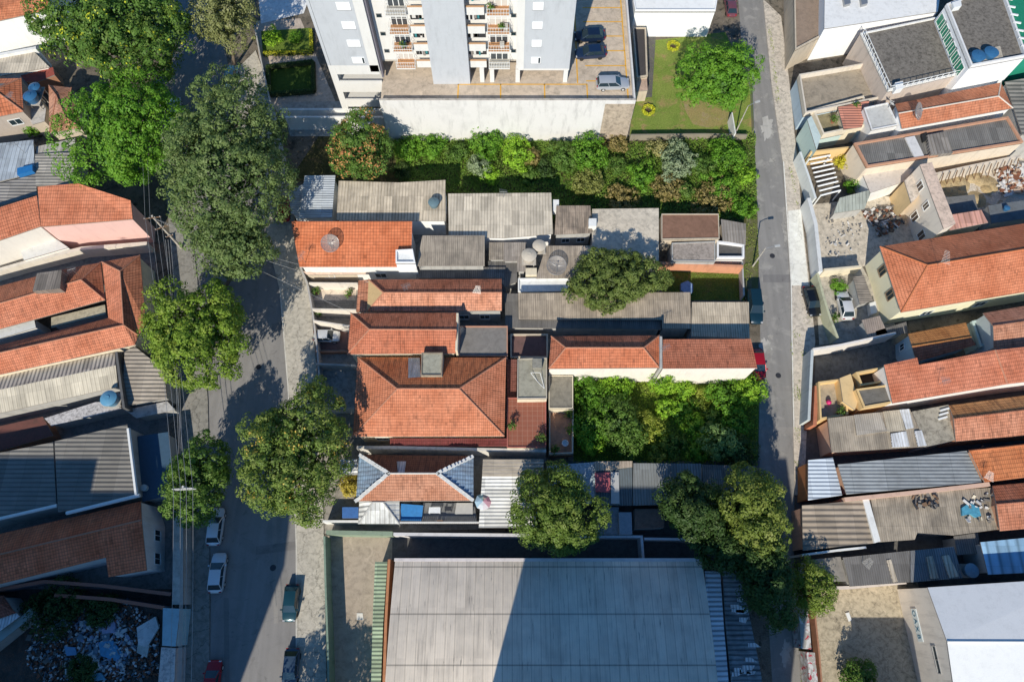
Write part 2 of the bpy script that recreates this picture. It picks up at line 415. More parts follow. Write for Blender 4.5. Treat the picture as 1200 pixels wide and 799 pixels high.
def wframe(B, i, s, z, w=1.2, h=1.2, frame=None, pane=None, name='window', dep=.0):
    """a window on wall edge i of a building at fraction s"""
    n = len(B.ip); a, b = Vector((*B.ip[i][:2], 0)), Vector((*B.ip[(i+1) % n][:2], 0)); d = (b-a).normalized(); nn = Vector((d.y, -d.x, 0))
    c = a+(b-a)*s; T = Matrix((( d.x, nn.x, 0, c.x), (d.y, nn.y, 0, c.y), (0, 0, 1, z), (0, 0, 0, 1)))
    f = MB(); t = .09
    f.box(-w/2-t, -w/2, .003, .07, -t, h+t, 0, T); f.box(w/2, w/2+t, .003, .07, -t, h+t, 0, T)
    f.box(-w/2, w/2, .003, .07, h, h+t, 0, T); f.box(-w/2, w/2, .003, .12, -t, 0, 0, T); f.box(-.03, .03, .022, .06, 0, h, 0, T)
    fo = f.build(name, frame or WPAINT, B.root)
    MB().box(-w/2, w/2, .004, .02, 0, h, 0, T).build('pane', pane or GLASS, fo)
    return fo
def freewall(label, s, h, mat, t=.2, name='boundary_wall', cat='wall', group='boundary walls between the lots', z0=0.0, cap=None):
    """a free-standing wall whose top edge follows the photo's points"""
    q = [P(u, v, z0+h) for u, v in px(s)]; root = thing(name, label, cat, (q[0].x, q[0].y, z0), group)
    mb = MB(); cp = MB()
    pl = [Vector((p.x, p.y)) for p in q]; L = []; Rr = []
    for i, p in enumerate(pl):
        d1 = (p-pl[i-1]).normalized() if i else (pl[1]-pl[0]).normalized()
        d2 = (pl[i+1]-p).normalized() if i < len(pl)-1 else d1
        nn = Vector((-d1.y-d2.y, d1.x+d2.x)); nn.normalize(); k = max(.4, nn.dot(Vector((-d1.y, d1.x))))
        L.append(p+nn*t/2/k); Rr.append(p-nn*t/2/k)
    mb.prism(L+list(reversed(Rr)), z0, z0+h, 0); mb.build('wall', mat, root)
    if cap:
        L2 = [p+(p-r)*.12 for p, r in zip(L, Rr)]; R2 = [r+(r-p)*.12 for p, r in zip(L, Rr)]
        cp.prism(L2+list(reversed(R2)), z0+h, z0+h+.07, 0); cp.build('coping', cap, root)
    return root
def patch(name, s, z, mat, thick=0.0, vdir=None):
    q = [P(u, v, 0) for u, v in px(s)]; mb = MB()
    if thick: mb.prism(q, z-thick, z, 0)
    else:
        q = ccw(q); mb.face([(p[0], p[1], z) for p in q], 0, planar([(p[0], p[1], z) for p in q], vdir))
    return struct(name, mb, mat)
def edge(B, d):
    D = {'S': (0, -1), 'N': (0, 1), 'W': (-1, 0), 'E': (1, 0)}[d]; best = None
    for i in range(len(B.ip)):
        a, b = B.ip[i], B.ip[(i+1) % len(B.ip)]; e = Vector((b[0]-a[0], b[1]-a[1])); L = e.length
        if L < .4: continue
        e /= L; k = (e.y*D[0]-e.x*D[1]); k = k*(L**.3)
        if best is None or k > best[0]: best = (k, i)
    return best[1]
def wins(B, d, lst, **kw):
    i = edge(B, d)
    for q in lst: wframe(B, i, *q, **kw)
# ------------------------------------------------------------------ vegetation
def quads_mesh(name, mat, cen, nor, size, tint, parent, org, asp=.62):
    n = len(cen); a = RNG.normal(size=(n, 3)); t = np.cross(nor, a); t /= np.linalg.norm(t, axis=1)[:, None]+1e-9
    b = np.cross(nor, t); s = size[:, None]
    co = np.stack([cen-t*s*.5, cen+b*s*.5*asp+nor*s*.08, cen+t*s*.5, cen-b*s*.5*asp+nor*s*.08], 1)-np.array(org)[None, None, :]
    me = bpy.data.meshes.new(name); me.vertices.add(n*4); me.vertices.foreach_set('co', co.reshape(-1).astype(np.float32))
    me.loops.add(n*4); me.loops.foreach_set('vertex_index', np.arange(n*4, dtype=np.int32))
    me.polygons.add(n); me.polygons.foreach_set('loop_start', np.arange(0, n*4, 4, dtype=np.int32))
    try: me.polygons.foreach_set('loop_total', np.full(n, 4, dtype=np.int32))
    except Exception: pass
    at = me.attributes.new('tint', 'FLOAT', 'FACE'); at.data.foreach_set('value', np.clip(tint, 0, 1).astype(np.float32))
    me.materials.append(mat); me.update(calc_edges=True); me.validate()
    o = bpy.data.objects.new(name, me); COL.objects.link(o)
    if parent: o.parent = parent
    else: o.location = org
    return o
def unit(n):
    a = RNG.normal(size=(n, 3)); return a/np.linalg.norm(a, axis=1)[:, None]
def crown(C, rx, ry, rz, clump, leafs, n_leaf, shape=.5, low=-.45, jit=.30, fill=.12):
    """leaf clumps spread over and through an uneven crown"""
    vol = max(14, int(1.9*(rx*ry+rx*rz+ry*rz)/3*3.2/(clump*clump))); n_leaf = int(n_leaf*1.55); leafs *= .86
    d = unit(vol*3); d = d[d[:, 2] > low][:vol]; vol = len(d)
    ph = RNG.uniform(0, 6.28, 6); an = np.arctan2(d[:, 1], d[:, 0])
    wob = 1+.13*np.sin(2*an+ph[0])+.09*np.sin(3*an+ph[1]+d[:, 2]*2)+.07*np.sin(5*an+ph[2])+.05*np.sin(8*an+ph[3]+3*d[:, 2])
    lob = unit(9); lob[:, 2] = np.abs(lob[:, 2])*.8-.1; lob /= np.linalg.norm(lob, axis=1)[:, None]
    near = np.max(d @ lob.T, axis=1); rr = (1-jit*RNG.random(vol)**1.3)*wob*(.80+.22*np.clip((near-.55)/.4, 0, 1))
    kp = (near > .64) | (RNG.random(vol) < .72); d, rr = d[kp], rr[kp]; vol = len(d)
    cc = np.stack([d[:, 0]*rx, d[:, 1]*ry, d[:, 2]*rz], 1)*rr[:, None]
    cr = clump*RNG.uniform(.55, 1.45, vol); ct = RNG.random(vol)
    k = RNG.integers(0, vol, n_leaf); out = cc/np.array([rx, ry, rz]); out /= np.linalg.norm(out, axis=1)[:, None]+1e-9
    dd = unit(n_leaf)+out[k]*.55+np.array([0, 0, .35]); dd /= np.linalg.norm(dd, axis=1)[:, None]
    pos = cc[k]+dd*cr[k][:, None]*(1.08-.5*RNG.random(n_leaf)**2.2)[:, None]*np.array([1, 1, .85])
    nor = dd+.38*unit(n_leaf)+np.array([0, 0, .15]); nor /= np.linalg.norm(nor, axis=1)[:, None]
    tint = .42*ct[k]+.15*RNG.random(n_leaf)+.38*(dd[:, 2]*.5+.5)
    size = leafs*RNG.uniform(.5, 1.55, n_leaf)
    m = int(n_leaf*fill); d2 = unit(m); rin = RNG.uniform(.35, .78, m)
    p2 = np.stack([d2[:, 0]*rx, d2[:, 1]*ry, np.maximum(d2[:, 2], -.5)*rz], 1)*rin[:, None]
    n2 = d2+.4*unit(m); n2 /= np.linalg.norm(n2, axis=1)[:, None]
    pos = np.concatenate([pos, p2])+np.array(C); nor = np.concatenate([nor, n2])
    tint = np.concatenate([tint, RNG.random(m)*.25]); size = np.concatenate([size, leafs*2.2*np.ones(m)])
    return pos, nor, size, tint
BARK = soil((.10, .075, .055), (.17, .14, .11), scale=4)
def tree(name, label, u, v, zc, ru, rv, rz, mat, clump=.8, leafs=.34, n=9000, group='street and garden trees', cat='tree', base=None, trunk=.28, extra=None, **kw):
    C = P(u, v, zc); m = mpp(u, v, zc); rx, ry = ru*m*1.0, rv*m*1.05
    b = P(*base, 0) if base else Vector((C.x, C.y-.3, 0)); b.z = 0
    root = thing(name, label, cat, b, group)
    mb = MB(); top = Vector((C.x, C.y, zc-.35*rz))
    mid = (b+top)/2+Vector((random.uniform(-.3, .3), random.uniform(-.3, .3), 0))
    mb.tube([b, mid, top], [trunk, trunk*.75, trunk*.5], 0, 9)
    for k in range(6):
        a = k*1.047+random.random(); e = Vector((C.x+math.cos(a)*rx*.62, C.y+math.sin(a)*ry*.62, zc+rz*random.uniform(-.1, .35)))
        q = top.lerp(e, .5)+Vector((0, 0, -.12*rz)); mb.tube([mid.lerp(top, .5+.08*k), q, e], [trunk*.42, trunk*.28, trunk*.1], 0, 6)
    mb.build('trunk', BARK, root, smooth=True)
    pos, nor, size, tint = crown(C, rx, ry, rz, clump, leafs, n, **kw)
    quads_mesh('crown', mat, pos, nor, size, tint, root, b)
    if extra:
        m2, frac, k2 = extra; sel = RNG.random(len(pos)) < frac
        ph = np.sin(pos[:, 0]*1.3+1)+np.sin(pos[:, 1]*1.1+2)+np.sin(pos[:, 2]*1.7); sel &= ph > k2
        quads_mesh('blossom', m2, pos[sel]+np.array([0, 0, .1]), nor[sel], size[sel]*.9, tint[sel], root, b)
    return root
def shrub(label, u, v, r, h, mat, leafs=.22, n=1300, clump=.42, group='shrubs in the overgrown lots', cat='shrub', name='shrub', asp=1.0, ru=None):
    z = h*.55; C = P(u, v, z); m = mpp(u, v, z); rx = (ru or r)*m; ry = r*m*asp
    b = Vector((C.x, C.y, 0)); root = thing(name, label, cat, b, group)
    mb = MB()
    for k in range(4):
        a = k*1.57+random.random(); mb.tube([b, b+Vector((math.cos(a)*rx*.4, math.sin(a)*ry*.4, h*.55))], [.07, .03], 0, 5)
    mb.build('stem', BARK, root)
    pos, nor, size, tint = crown(C, rx, ry, h*.5, clump, leafs, n, low=-.7)
    pos[:, 2] = np.maximum(pos[:, 2], .05)
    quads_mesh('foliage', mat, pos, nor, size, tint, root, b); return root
def inside(pts, X, Y):
    r = np.zeros(len(X), bool); n = len(pts)
    for i in range(n):
        x0, y0 = pts[i][0], pts[i][1]; x1, y1 = pts[(i+1) % n][0], pts[(i+1) % n][1]
        c = ((y0 > Y) != (y1 > Y)) & (X < (x1-x0)*(Y-y0)/(y1-y0+1e-12)+x0); r ^= c
    return r
def cover(name, s, mat, dens, leafs, h, upright=.5, lumps=.6, thr=-9):
    """ground cover that nobody could count: one object"""
    q = [P(u, v, 0) for u, v in px(s)]; xs = [p.x for p in q]; ys = [p.y for p in q]
    A = (max(xs)-min(xs))*(max(ys)-min(ys)); n = int(A*dens)
    X = RNG.uniform(min(xs), max(xs), n); Y = RNG.uniform(min(ys), max(ys), n); k = inside(q, X, Y); X, Y = X[k], Y[k]
    f = np.sin(X*lumps*1.7+Y*.6)+np.sin(Y*lumps*2.1-X*.7+1)+np.sin((X+Y)*lumps*.9+2)+.7*np.sin(X*2.3+1.1)*np.sin(Y*2.7)
    k = f > thr; X, Y, f = X[k], Y[k], f[k]; n = len(X)
    hh = h*(.35+.65*np.clip(f/3+.5, 0, 1))
    pos = np.stack([X, Y, RNG.random(n)*hh+.04], 1)
    nor = unit(n)*upright*1.3+np.array([0, -.2, 1-upright*.5]); nor /= np.linalg.norm(nor, axis=1)[:, None]
    tint = np.clip(.5+f*.12, 0, 1)*.5+.5*RNG.random(n)
    o = quads_mesh(name, mat, pos, nor, leafs*RNG.uniform(.6, 1.4, n), tint, None, (0, 0, 0), asp=.4); o['kind'] = 'stuff'; return o
G_BRIGHT = leaf((.024, .066, .008), (.082, .180, .015), (.155, .245, .028))
G_LIME = leaf((.05, .11, .012), (.16, .28, .02), (.28, .36, .04))
G_OLIVE = leaf((.024, .046, .014), (.090, .128, .040), (.165, .195, .075))
G_MID = leaf((.020, .046, .009), (.066, .122, .020), (.135, .175, .042))
G_DARK = leaf((.009, .022, .006), (.030, .058, .013), (.075, .105, .03))
G_GREY = leaf((.06, .085, .05), (.17, .21, .12), (.30, .33, .22))
G_DRY = leaf((.06, .06, .018), (.17, .135, .048), (.27, .21, .09))
G_YEL = leaf((.13, .15, .012), (.36, .36, .02), (.5, .46, .05))
G_RED = leaf((.14, .05, .02), (.30, .13, .05), (.36, .2, .08), .1)
# ------------------------------------------------------------------ cars
def car(label, u, v, rz, L, W, Ht, paint, suv=False, z=0.0, group='cars parked in the streets and yards', name='parked_car'):
    c = P(u, v, z+.6); c.z = z; root = thing(name, label, 'car', c, group, rz, local=True)
    hl = L/2
    # stations along x (front +x): x, half width, sill, belt
    st = [(-1.0, .66, .42, .62), (-.97, .80, .34, .78), (-.86, .94, .26, .90), (-.62, 1, .24, .93), (-.2, 1, .24, .92), (.25, 1, .24, .90), (.55, .985, .24, .84), (.82, .93, .26, .75), (.95, .80, .32, .66), (1.0, .62, .40, .56)]
    k = Ht/1.48; mb = MB(); rings = []
    for x, wv, s0, b in st:
        X = x*hl; w2 = wv*W/2; s0 *= k; b *= k
        rings.append([Vector((X, -w2*.92, s0)), Vector((X, -w2, (s0+b)*.5)), Vector((X, -w2*.95, b*.96)), Vector((X, -w2*.72, b*1.03)), Vector((X, 0, b*1.06)),
                      Vector((X, w2*.72, b*1.03)), Vector((X, w2*.95, b*.96)), Vector((X, w2, (s0+b)*.5)), Vector((X, w2*.92, s0))])
    for a, b in zip(rings, rings[1:]):
        for i in range(8): mb.face([a[i], a[i+1], b[i+1], b[i]], 0)
    mb.face(rings[0], 0); mb.face(list(reversed(rings[-1])), 0)
    mb.build('body', carpaint(paint), root, smooth=True)
    # cabin: bottom rectangle on the belt, top rectangle at roof height
    xb = (-.84, .50) if not suv else (-.94, .46); xt = (-.58, .14) if not suv else (-.82, .12)
    zb, zt = .95*k, Ht; wb, wt = W*.455, W*.365
    B = [Vector((xb[0]*hl, -wb, zb)), Vector((xb[1]*hl, -wb, zb-.03)), Vector((xb[1]*hl, wb, zb-.03)), Vector((xb[0]*hl, wb, zb))]
    T = [Vector((xt[0]*hl, -wt, zt-.05)), Vector((xt[1]*hl, -wt, zt-.04)), Vector((xt[1]*hl, wt, zt-.04)), Vector((xt[0]*hl, wt, zt-.05))]
    for a, b in ((0, 1), (2, 3)): MB().face([B[a], B[b], T[b], T[a]]).build('side_window', GLASS, root)
    MB().face([B[1], B[2], T[2], T[1]]).build('windscreen', GLASS, root); MB().face([B[3], B[0], T[0], T[3]]).build('rear_window', GLASS, root)
    rf = MB(); n = 6; gr = []
    for i in range(n+1):
        x = xt[0]*hl-.06+(xt[1]-xt[0])*hl*i/n*1.02+.05*(i/n); e = math.sin(math.pi*i/n)
        gr.append([Vector((x, yy*wt*1.04, zt-.055+.06*(1-yy*yy)*(.5+.5*e)+.02*e)) for yy in (-1, -.6, 0, .6, 1)])
    for a, b in zip(gr, gr[1:]):
        for i in range(4): rf.face([a[i], b[i], b[i+1], a[i+1]])
    rf.build('roof', carpaint(paint), root, smooth=True)
    for i in range(4): MB().tube([B[i]+Vector((0, 0, .0)), T[i]+Vector((0, 0, .01))], .045, 0, 5).build('pillar', carpaint(paint), root)
    for s in (-1, 1):
        x = (xb[0]+xb[1])*.5*hl; MB().tube([Vector((x, s*wb, zb)), Vector(((xt[0]+xt[1])*.5*hl, s*wt, zt-.05))], .035, 0, 5).build('pillar', carpaint(paint), root)
    for s in (-1, 1):
        MB().box(.36*hl-.08, .36*hl+.08, s*W*.49, s*(W*.49+.2), zb-.05, zb+.10).build('mirror', carpaint(paint), root)
        MB().box(hl*.90, hl*.965, s*W*.27, s*W*.42, .60*k, .71*k).build('headlight', STEEL, root)
        MB().box(-hl*.985, -hl*.93, s*W*.27, s*W*.42, .70*k, .86*k).build('tail_light', plain((.35, .02, .02), .3), root)
        for x in (-.58, .60):
            T2 = Matrix.Translation((x*hl, s*(W/2-.10), .31)) @ Matrix.Rotation(math.pi/2, 4, 'X')
            wo = MB().lathe([(0, .1), (.2, .1), (.31, .09), (.31, -.09), (.2, -.1), (0, -.1)], 16, 0, T2).build('wheel', RUBBER, root)
            MB().lathe([(0, .108), (.19, .108)], 12, 0, T2).build('rim', STEEL, wo)
    return root
# ------------------------------------------------------------------ small things
def lathe_thing(name, label, cat, u, v, z, prof, mat, group=None, lid=None, lidname='lid', rib=None):
    c = P(u, v, z); root = thing(name, label, cat, c, group, local=True)
    MB().lathe(prof, 22).build('body', mat, root, smooth=True)
    if lid: MB().lathe(lid, 22).build(lidname, rib or mat, root, smooth=True)
    return root
TANKB = plain((.035, .13, .27), .4, var=.2); TANKG = plain((.12, .19, .22), .5); TANKC = plain((.52, .46, .38), .7)
def tank(label, u, v, z, r=.7, h=1.0, mat=None, zb=None):
    mat = mat or TANKB
    c = P(u, v, z+h); c.z = z; root = thing('water_tank', label, 'water tank', c, 'rooftop water tanks', local=True)
    MB().lathe([(0, 0), (r*.82, 0), (r*.9, h*.35), (r*.92, h*.4), (r, h*.78), (r, h*.82), (r*.99, h*.82)], 24).build('body', mat, root, smooth=True)
    MB().lathe([(r*1.06, h*.80), (r*1.06, h*.87), (r*.9, h*.93), (r*.5, h*1.06), (r*.3, h*1.08), (r*.3, h*1.13), (0, h*1.13)], 24).build('lid', mat, root, smooth=True)
    if zb is not None:
        s = MB()
        for a in (-1, 1):
            for b in (-1, 1): s.box(a*r*.7-.06, a*r*.7+.06, b*r*.7-.06, b*r*.7+.06, zb-z, -.08)
        s.box(-r, r, -r, r, -.08, -.002); s.build('stand', CONC, root)
    return root
def mesh_mat():
    if 'dishmesh' in MATS: return MATS['dishmesh']
    n = NT('dish_mesh'); m = n.out((.36, .33, .31), .6, .2, .3); n.b.inputs['Alpha'].default_value = .62; MATS['dishmesh'] = m; return m
def dish(label, u, v, z, r=1.2, az=20.0, tilt=25.0, mat=None, solid=False, zb=None):
    """parabolic aerial: meshed dish with ribs and a feed arm on a mast; az turns its axis about the vertical, tilt leans it from straight up"""
    c = P(u, v, z); root = thing('satellite_dish', label, 'satellite dish', c, 'rooftop satellite dishes', local=True)
    Rm = Matrix.Rotation(R(az), 4, 'Z') @ Matrix.Rotation(R(tilt), 4, 'X')
    d = r*.36; prof = [(r*k/8, d*(k/8)**2) for k in range(9)]
    mat = mat or (STEEL if solid else mesh_mat())
    MB().lathe(prof, 28, 0, Rm).build('reflector', mat, root, smooth=True)
    rb = MB()
    for k in range(12):
        a = k*math.pi/6; rb.tube([Rm @ Vector((math.cos(a)*q, math.sin(a)*q, p+.015)) for q, p in prof[1:]], .018, 0, 4)
    n = 28; rb.tube([Rm @ Vector((math.cos(k*6.2832/n)*r, math.sin(k*6.2832/n)*r, d)) for k in range(n+1)], .03, 0, 5)
    rb.build('rib', METAL, root)
    f = MB(); foc = Rm @ Vector((0, 0, r*.72))
    for k in range(3): f.tube([Rm @ Vector((math.cos(k*2.094+.5)*r*.95, math.sin(k*2.094+.5)*r*.95, d*.9)), foc], .02, 0, 4)
    f.lathe([(0, -.08), (.09, -.08), (.09, .08), (0, .08)], 10, 0, Matrix.Translation(foc) @ Rm.to_3x3().to_4x4()); f.build('feed', METAL, root)
    b = (zb if zb is not None else z-1.0)-z
    MB().tube([(0, 0, b), (0, 0, -.02)], .05, 0, 8).build('mast', METAL, root); return root
def antenna(label, u, v, z, h=2.2, az=0.0, L=1.3):
    c = P(u, v, z); root = thing('tv_antenna', label, 'antenna', c, 'rooftop television antennas', R(az), local=True)
    MB().tube([(0, 0, 0), (0, 0, h)], .028, 0, 5).build('mast', METAL, root)
    m = MB(); m.tube([(-L/2, 0, h-.15), (L/2, 0, h-.15)], .02, 0, 5)
    for k in range(9): x = -L/2+L*k/8; q = .55-.03*k; m.tube([(x, -q, h-.15), (x, q, h-.15)], .014, 0, 4)
    m.build('element', METAL, root); return root
def pole(label, top, zt, arms=(), base=None, lean=0.0, lampdir=None, r=.15, mat=None, name='utility_pole', cat='utility pole', group=None):
    c = P(*top, zt); b = Vector((c.x, c.y, 0)); root = thing(name, label, cat, b, group)
    MB().tube([b, (b.x, b.y, zt)], [r*1.25, r*.8], 0, 10).build('pole', mat or CONC, root, smooth=True)
    for dz, l, ax in arms:
        a = Vector((math.cos(ax), math.sin(ax), 0)); m = MB(); q = Vector((b.x, b.y, zt-dz))
        n = Vector((-a.y, a.x, 0))
        T = Matrix(((a.x, n.x, 0, q.x), (a.y, n.y, 0, q.y), (0, 0, 1, q.z), (0, 0, 0, 1)))
        m.box(-l, l, -r-.09, -r-.005, -.06, .06, 0, T); o = m.build('crossarm', WOOD if mat is None else mat, root)
        ins = MB()
        for k in range(4): ins.lathe([(.05, .06), (.06, .12), (.03, .2), (0, .22)], 8, 0, T @ Matrix.Translation((-l*.9+1.8*l*k/3, -r-.05, 0)))
        ins.build('insulator', STEEL, o)
    if lampdir:
        a = Vector((lampdir[0], lampdir[1], 0)); L = a.length; a.normalize(); q = Vector((b.x, b.y, zt-.1))
        MB().tube([q, q+a*L*.5+Vector((0, 0, .25)), q+a*L+Vector((0, 0, .3))], .05, 0, 6).build('lamp_arm', METAL, root)
        n = Vector((-a.y, a.x, 0)); e = q+a*L; T = Matrix(((a.x, n.x, 0, e.x), (a.y, n.y, 0, e.y), (0, 0, 1, e.z+.3), (0, 0, 0, 1)))
        MB().box(-.05, .7, -.14, .14, -.07, .07, 0, T).build('lamp_head', plain((.45, .45, .44), .5), root)
    return root
def wire(label, a, b, sag=.5, r=.024, mat=None, group='overhead cables along the avenue', name='overhead_cable'):
    a, b = Vector(a), Vector(b); n = 12
    pts = [a.lerp(b, k/n)-Vector((0, 0, sag*4*(k/n)*(1-k/n))) for k in range(n+1)]
    o = MB().tube(pts, r, 0, 4, False).build(name, mat or plain((.32, .32, .32), .6), None, org=a); return tag(o, label, 'cable', group)
def umbrella(label, u, v, z, r, cols):
    c = P(u, v, z); c.z = 0; root = thing('parasol', label, 'parasol', c, None, local=True)
    MB().tube([(0, 0, 0), (0, 0, z+.1)], .03, 0, 8).build('pole', STEEL, root)
    mb = MB(); n = len(cols)
    for k in range(n):
        a, b = k*6.2832/n, (k+1)*6.2832/n; q = [Vector((math.cos(t)*r, math.sin(t)*r, z-.45)) for t in (a, b)]
        h = [Vector((math.cos(t)*r*.5, math.sin(t)*r*.5, z-.12)) for t in (a, b)]
        mb.face([h[0], q[0], q[1], h[1]], k); mb.face([(0, 0, z), h[0], h[1]], k)
    mb.build('canopy', [plain(x, .7) for x in cols], root); return root
def junk(label, name, cat, s, z0, z1, mat, group=None):
    q = [P(u, v, z1) for u, v in px(s)]; b = Vector((q[0].x, q[0].y, z0)); root = thing(name, label, cat, b, group)
    MB().prism(q, z0, z1).build('body', mat, root); return root
def debris(name, s, n, mats, s0, s1, z=0.0, hh=.5):
    q = [P(u, v, 0) for u, v in px(s)]; xs = [p.x for p in q]; ys = [p.y for p in q]; mb = MB(); k = 0
    while k < n:
        x, y = random.uniform(min(xs), max(xs)), random.uniform(min(ys), max(ys))
        if not inside(q, np.array([x]), np.array([y]))[0]: continue
        k += 1; a, b, c = (random.uniform(s0, s1)*(1 if random.random() < .8 else 2) for _ in range(3)); c *= .35
        T = Matrix.Translation((x, y, z+random.random()*hh+c/2)) @ Matrix.Rotation(random.random()*3.1, 4, 'Z') @ Matrix.Rotation(random.uniform(-.5, .5), 4, 'X')
        mb.box(-a/2, a/2, -b/2, b/2, -c/2, c/2, random.randrange(len(mats)), T)
    o = mb.build(name, mats); o['kind'] = 'stuff'; return o
# ================================================================== SETTING
g = MB(); g.face([(-900, -900, 0), (900, -900, 0), (900, 900, 0), (-900, 900, 0)])
struct('ground', g, soil((.10, .085, .065), (.20, .17, .135), (.06, .055, .045)))
# avenue on the west, lane on the east
AV = asphalt((.105, .100, .096), (.17, .16, .15), .25); LANE = asphalt((.105, .100, .094), (.36, .34, .31), .8)
patch('avenue', '246,860 246,799 247,700 246,560 244,470 238,380 226,280 210,180 196,90 180,0 170,-70 240,-70 252,0 270,90 292,180 318,300 328,340 337,450 344,560 347,640 347,799 347,860', .012, AV)
patch('lane', '908,860 905,799 899,700 888,560 890,480 891,400 889,300 886,210 877,120 868,40 862,-40 890,-40 894,0 904,100 917,190 921,250 926,330 927,400 929,500 931,580 930,680 934,740 944,860', .012, LANE)
SW = concrete((.36, .33, .28), .55, .6, dark=(.10, .09, .075), scale=1.4); SWL = concrete((.58, .55, .50), .3, .3, dark=(.2, .18, .15))
patch('pavement', '347,860 347,640 344,560 337,450 328,340 318,300 292,180 270,90 300,60 318,110 338,200 346,262 362,330 372,440 378,540 380,640 384,860', .14, SW, .14)
patch('pavement', '246,860 246,700 246,560 244,470 238,380 226,280 210,180 196,90 182,90 190,180 200,280 207,380 213,470 214,560 213,700 208,860', .14, concrete((.20, .19, .17), .6, .6), .14)
patch('pavement', '917,190 921,250 926,330 927,400 929,500 931,580 942,580 945,500 950,450 955,400 948,330 940,260 934,190 925,100 915,20 894,0 904,100', .14, concrete((.42, .37, .31), .55, .5, scale=1.3), .14)
patch('pavement', '923,248 927,335 947,335 938,246', .15, SWL, .16)
patch('kerb', '917,190 921,250 926,330 927,400 929,500 930.4,500 928.4,400 927.4,330 922.4,250 918.4,190', .156, concrete((.5, .48, .44), .3, 0), .15)
patch('kerb', '348.2,860 348.2,640 345.2,560 338.2,450 329.2,340 327.8,340 337,450 344,560 347,640 347,860', .15, concrete((.42, .40, .36), .3, 0), .15)
YARD = concrete((.24, .22, .19), .65, .4, dark=(.07, .06, .05)); YARDD = concrete((.10, .095, .09), .6, .3)
patch('yard', '352,262 440,262 640,262 690,300 690,360 640,420 640,540 560,620 380,625 368,470', .012, YARD)
patch('yard', '458,622 880,622 880,660 458,660', .014, YARDD)
patch('yard', '640,540 890,540 890,622 640,622', .016, YARDD)
patch('yard', '384,622 460,622 456,860 384,860', .02, concrete((.31, .255, .20), .5, .15, dark=(.12, .10, .08), scale=.8))
LAWN = soil((.13, .19, .035), (.20, .24, .055), (.34, .26, .11), .7); LAWND = soil((.035, .07, .012), (.06, .10, .02))
patch('lawn', '745,50 850,38 878,100 884,158 738,160', .02, LAWN)
patch('vacant_lot', '452,150 738,160 884,158 888,262 640,262 340,210 380,150', .015, soil((.045, .05, .018), (.09, .08, .035), (.16, .12, .06)))
patch('garden_soil', '672,440 890,440 888,560 672,560', .015, soil((.07, .11, .02), (.13, .16, .03)))
patch('lawn', '776,310 873,310 873,352 776,352', .02, soil((.07, .11, .02), (.12, .16, .03), (.16, .15, .05), 1.4))
patch('verge', '884,160 889,300 888,352 872,352 874,262 876,160', .018, soil((.07, .09, .025), (.14, .13, .06), (.22, .19, .13)))
patch('verge', '930,680 934,740 944,860 958,860 940,680', .018, soil((.07, .09, .025), (.16, .13, .07)))
patch('garden_path', '300,25 352,22 402,140 330,140 306,100', .018, concrete((.36, .30, .25), .4, .2))
patch('forecourt', '300,-30 372,-30 356,16 306,28', .025, concrete((.62, .60, .56), .3, .2))
patch('service_drive', '330,120 455,118 455,160 340,160', .022, concrete((.28, .27, .25), .5, .2))
patch('parking_strip', '738,20 770,20 764,114 744,116', .022, concrete((.09, .085, .08), .4, .2))
patch('vacant_lot', '952,684 1075,680 1110,860 950,860', .02, concrete((.34, .29, .21), .75, .5, dark=(.10, .085, .06), scale=1.2))
patch('building_site', '1085,180 1260,170 1260,262 1100,268', .02, soil((.46, .39, .30), (.56, .50, .42), (.34, .25, .14), .5))
patch('courtyard', '950,240 1060,228 1090,285 1035,305 955,330', .02, concrete((.42, .37, .30), .6, .3))
patch('courtyard', '955,318 1010,312 1060,400 960,405', .022, concrete((.34, .31, .26), .6, .3))
patch('courtyard', '955,405 1062,392 1062,440 955,450', .024, concrete((.15, .145, .13), .7, .4))
patch('yard', '930,440 1260,430 1260,690 935,690', .013, YARDD)
patch('demolition_lot', '0,690 205,690 200,860 -60,860 -60,690', .02, soil((.05, .045, .04), (.10, .085, .075), (.16, .10, .075), 1.3))
patch('yard', '-80,300 180,280 205,600 205,690 -80,690', .012, concrete((.16, .15, .14), .6, .3))
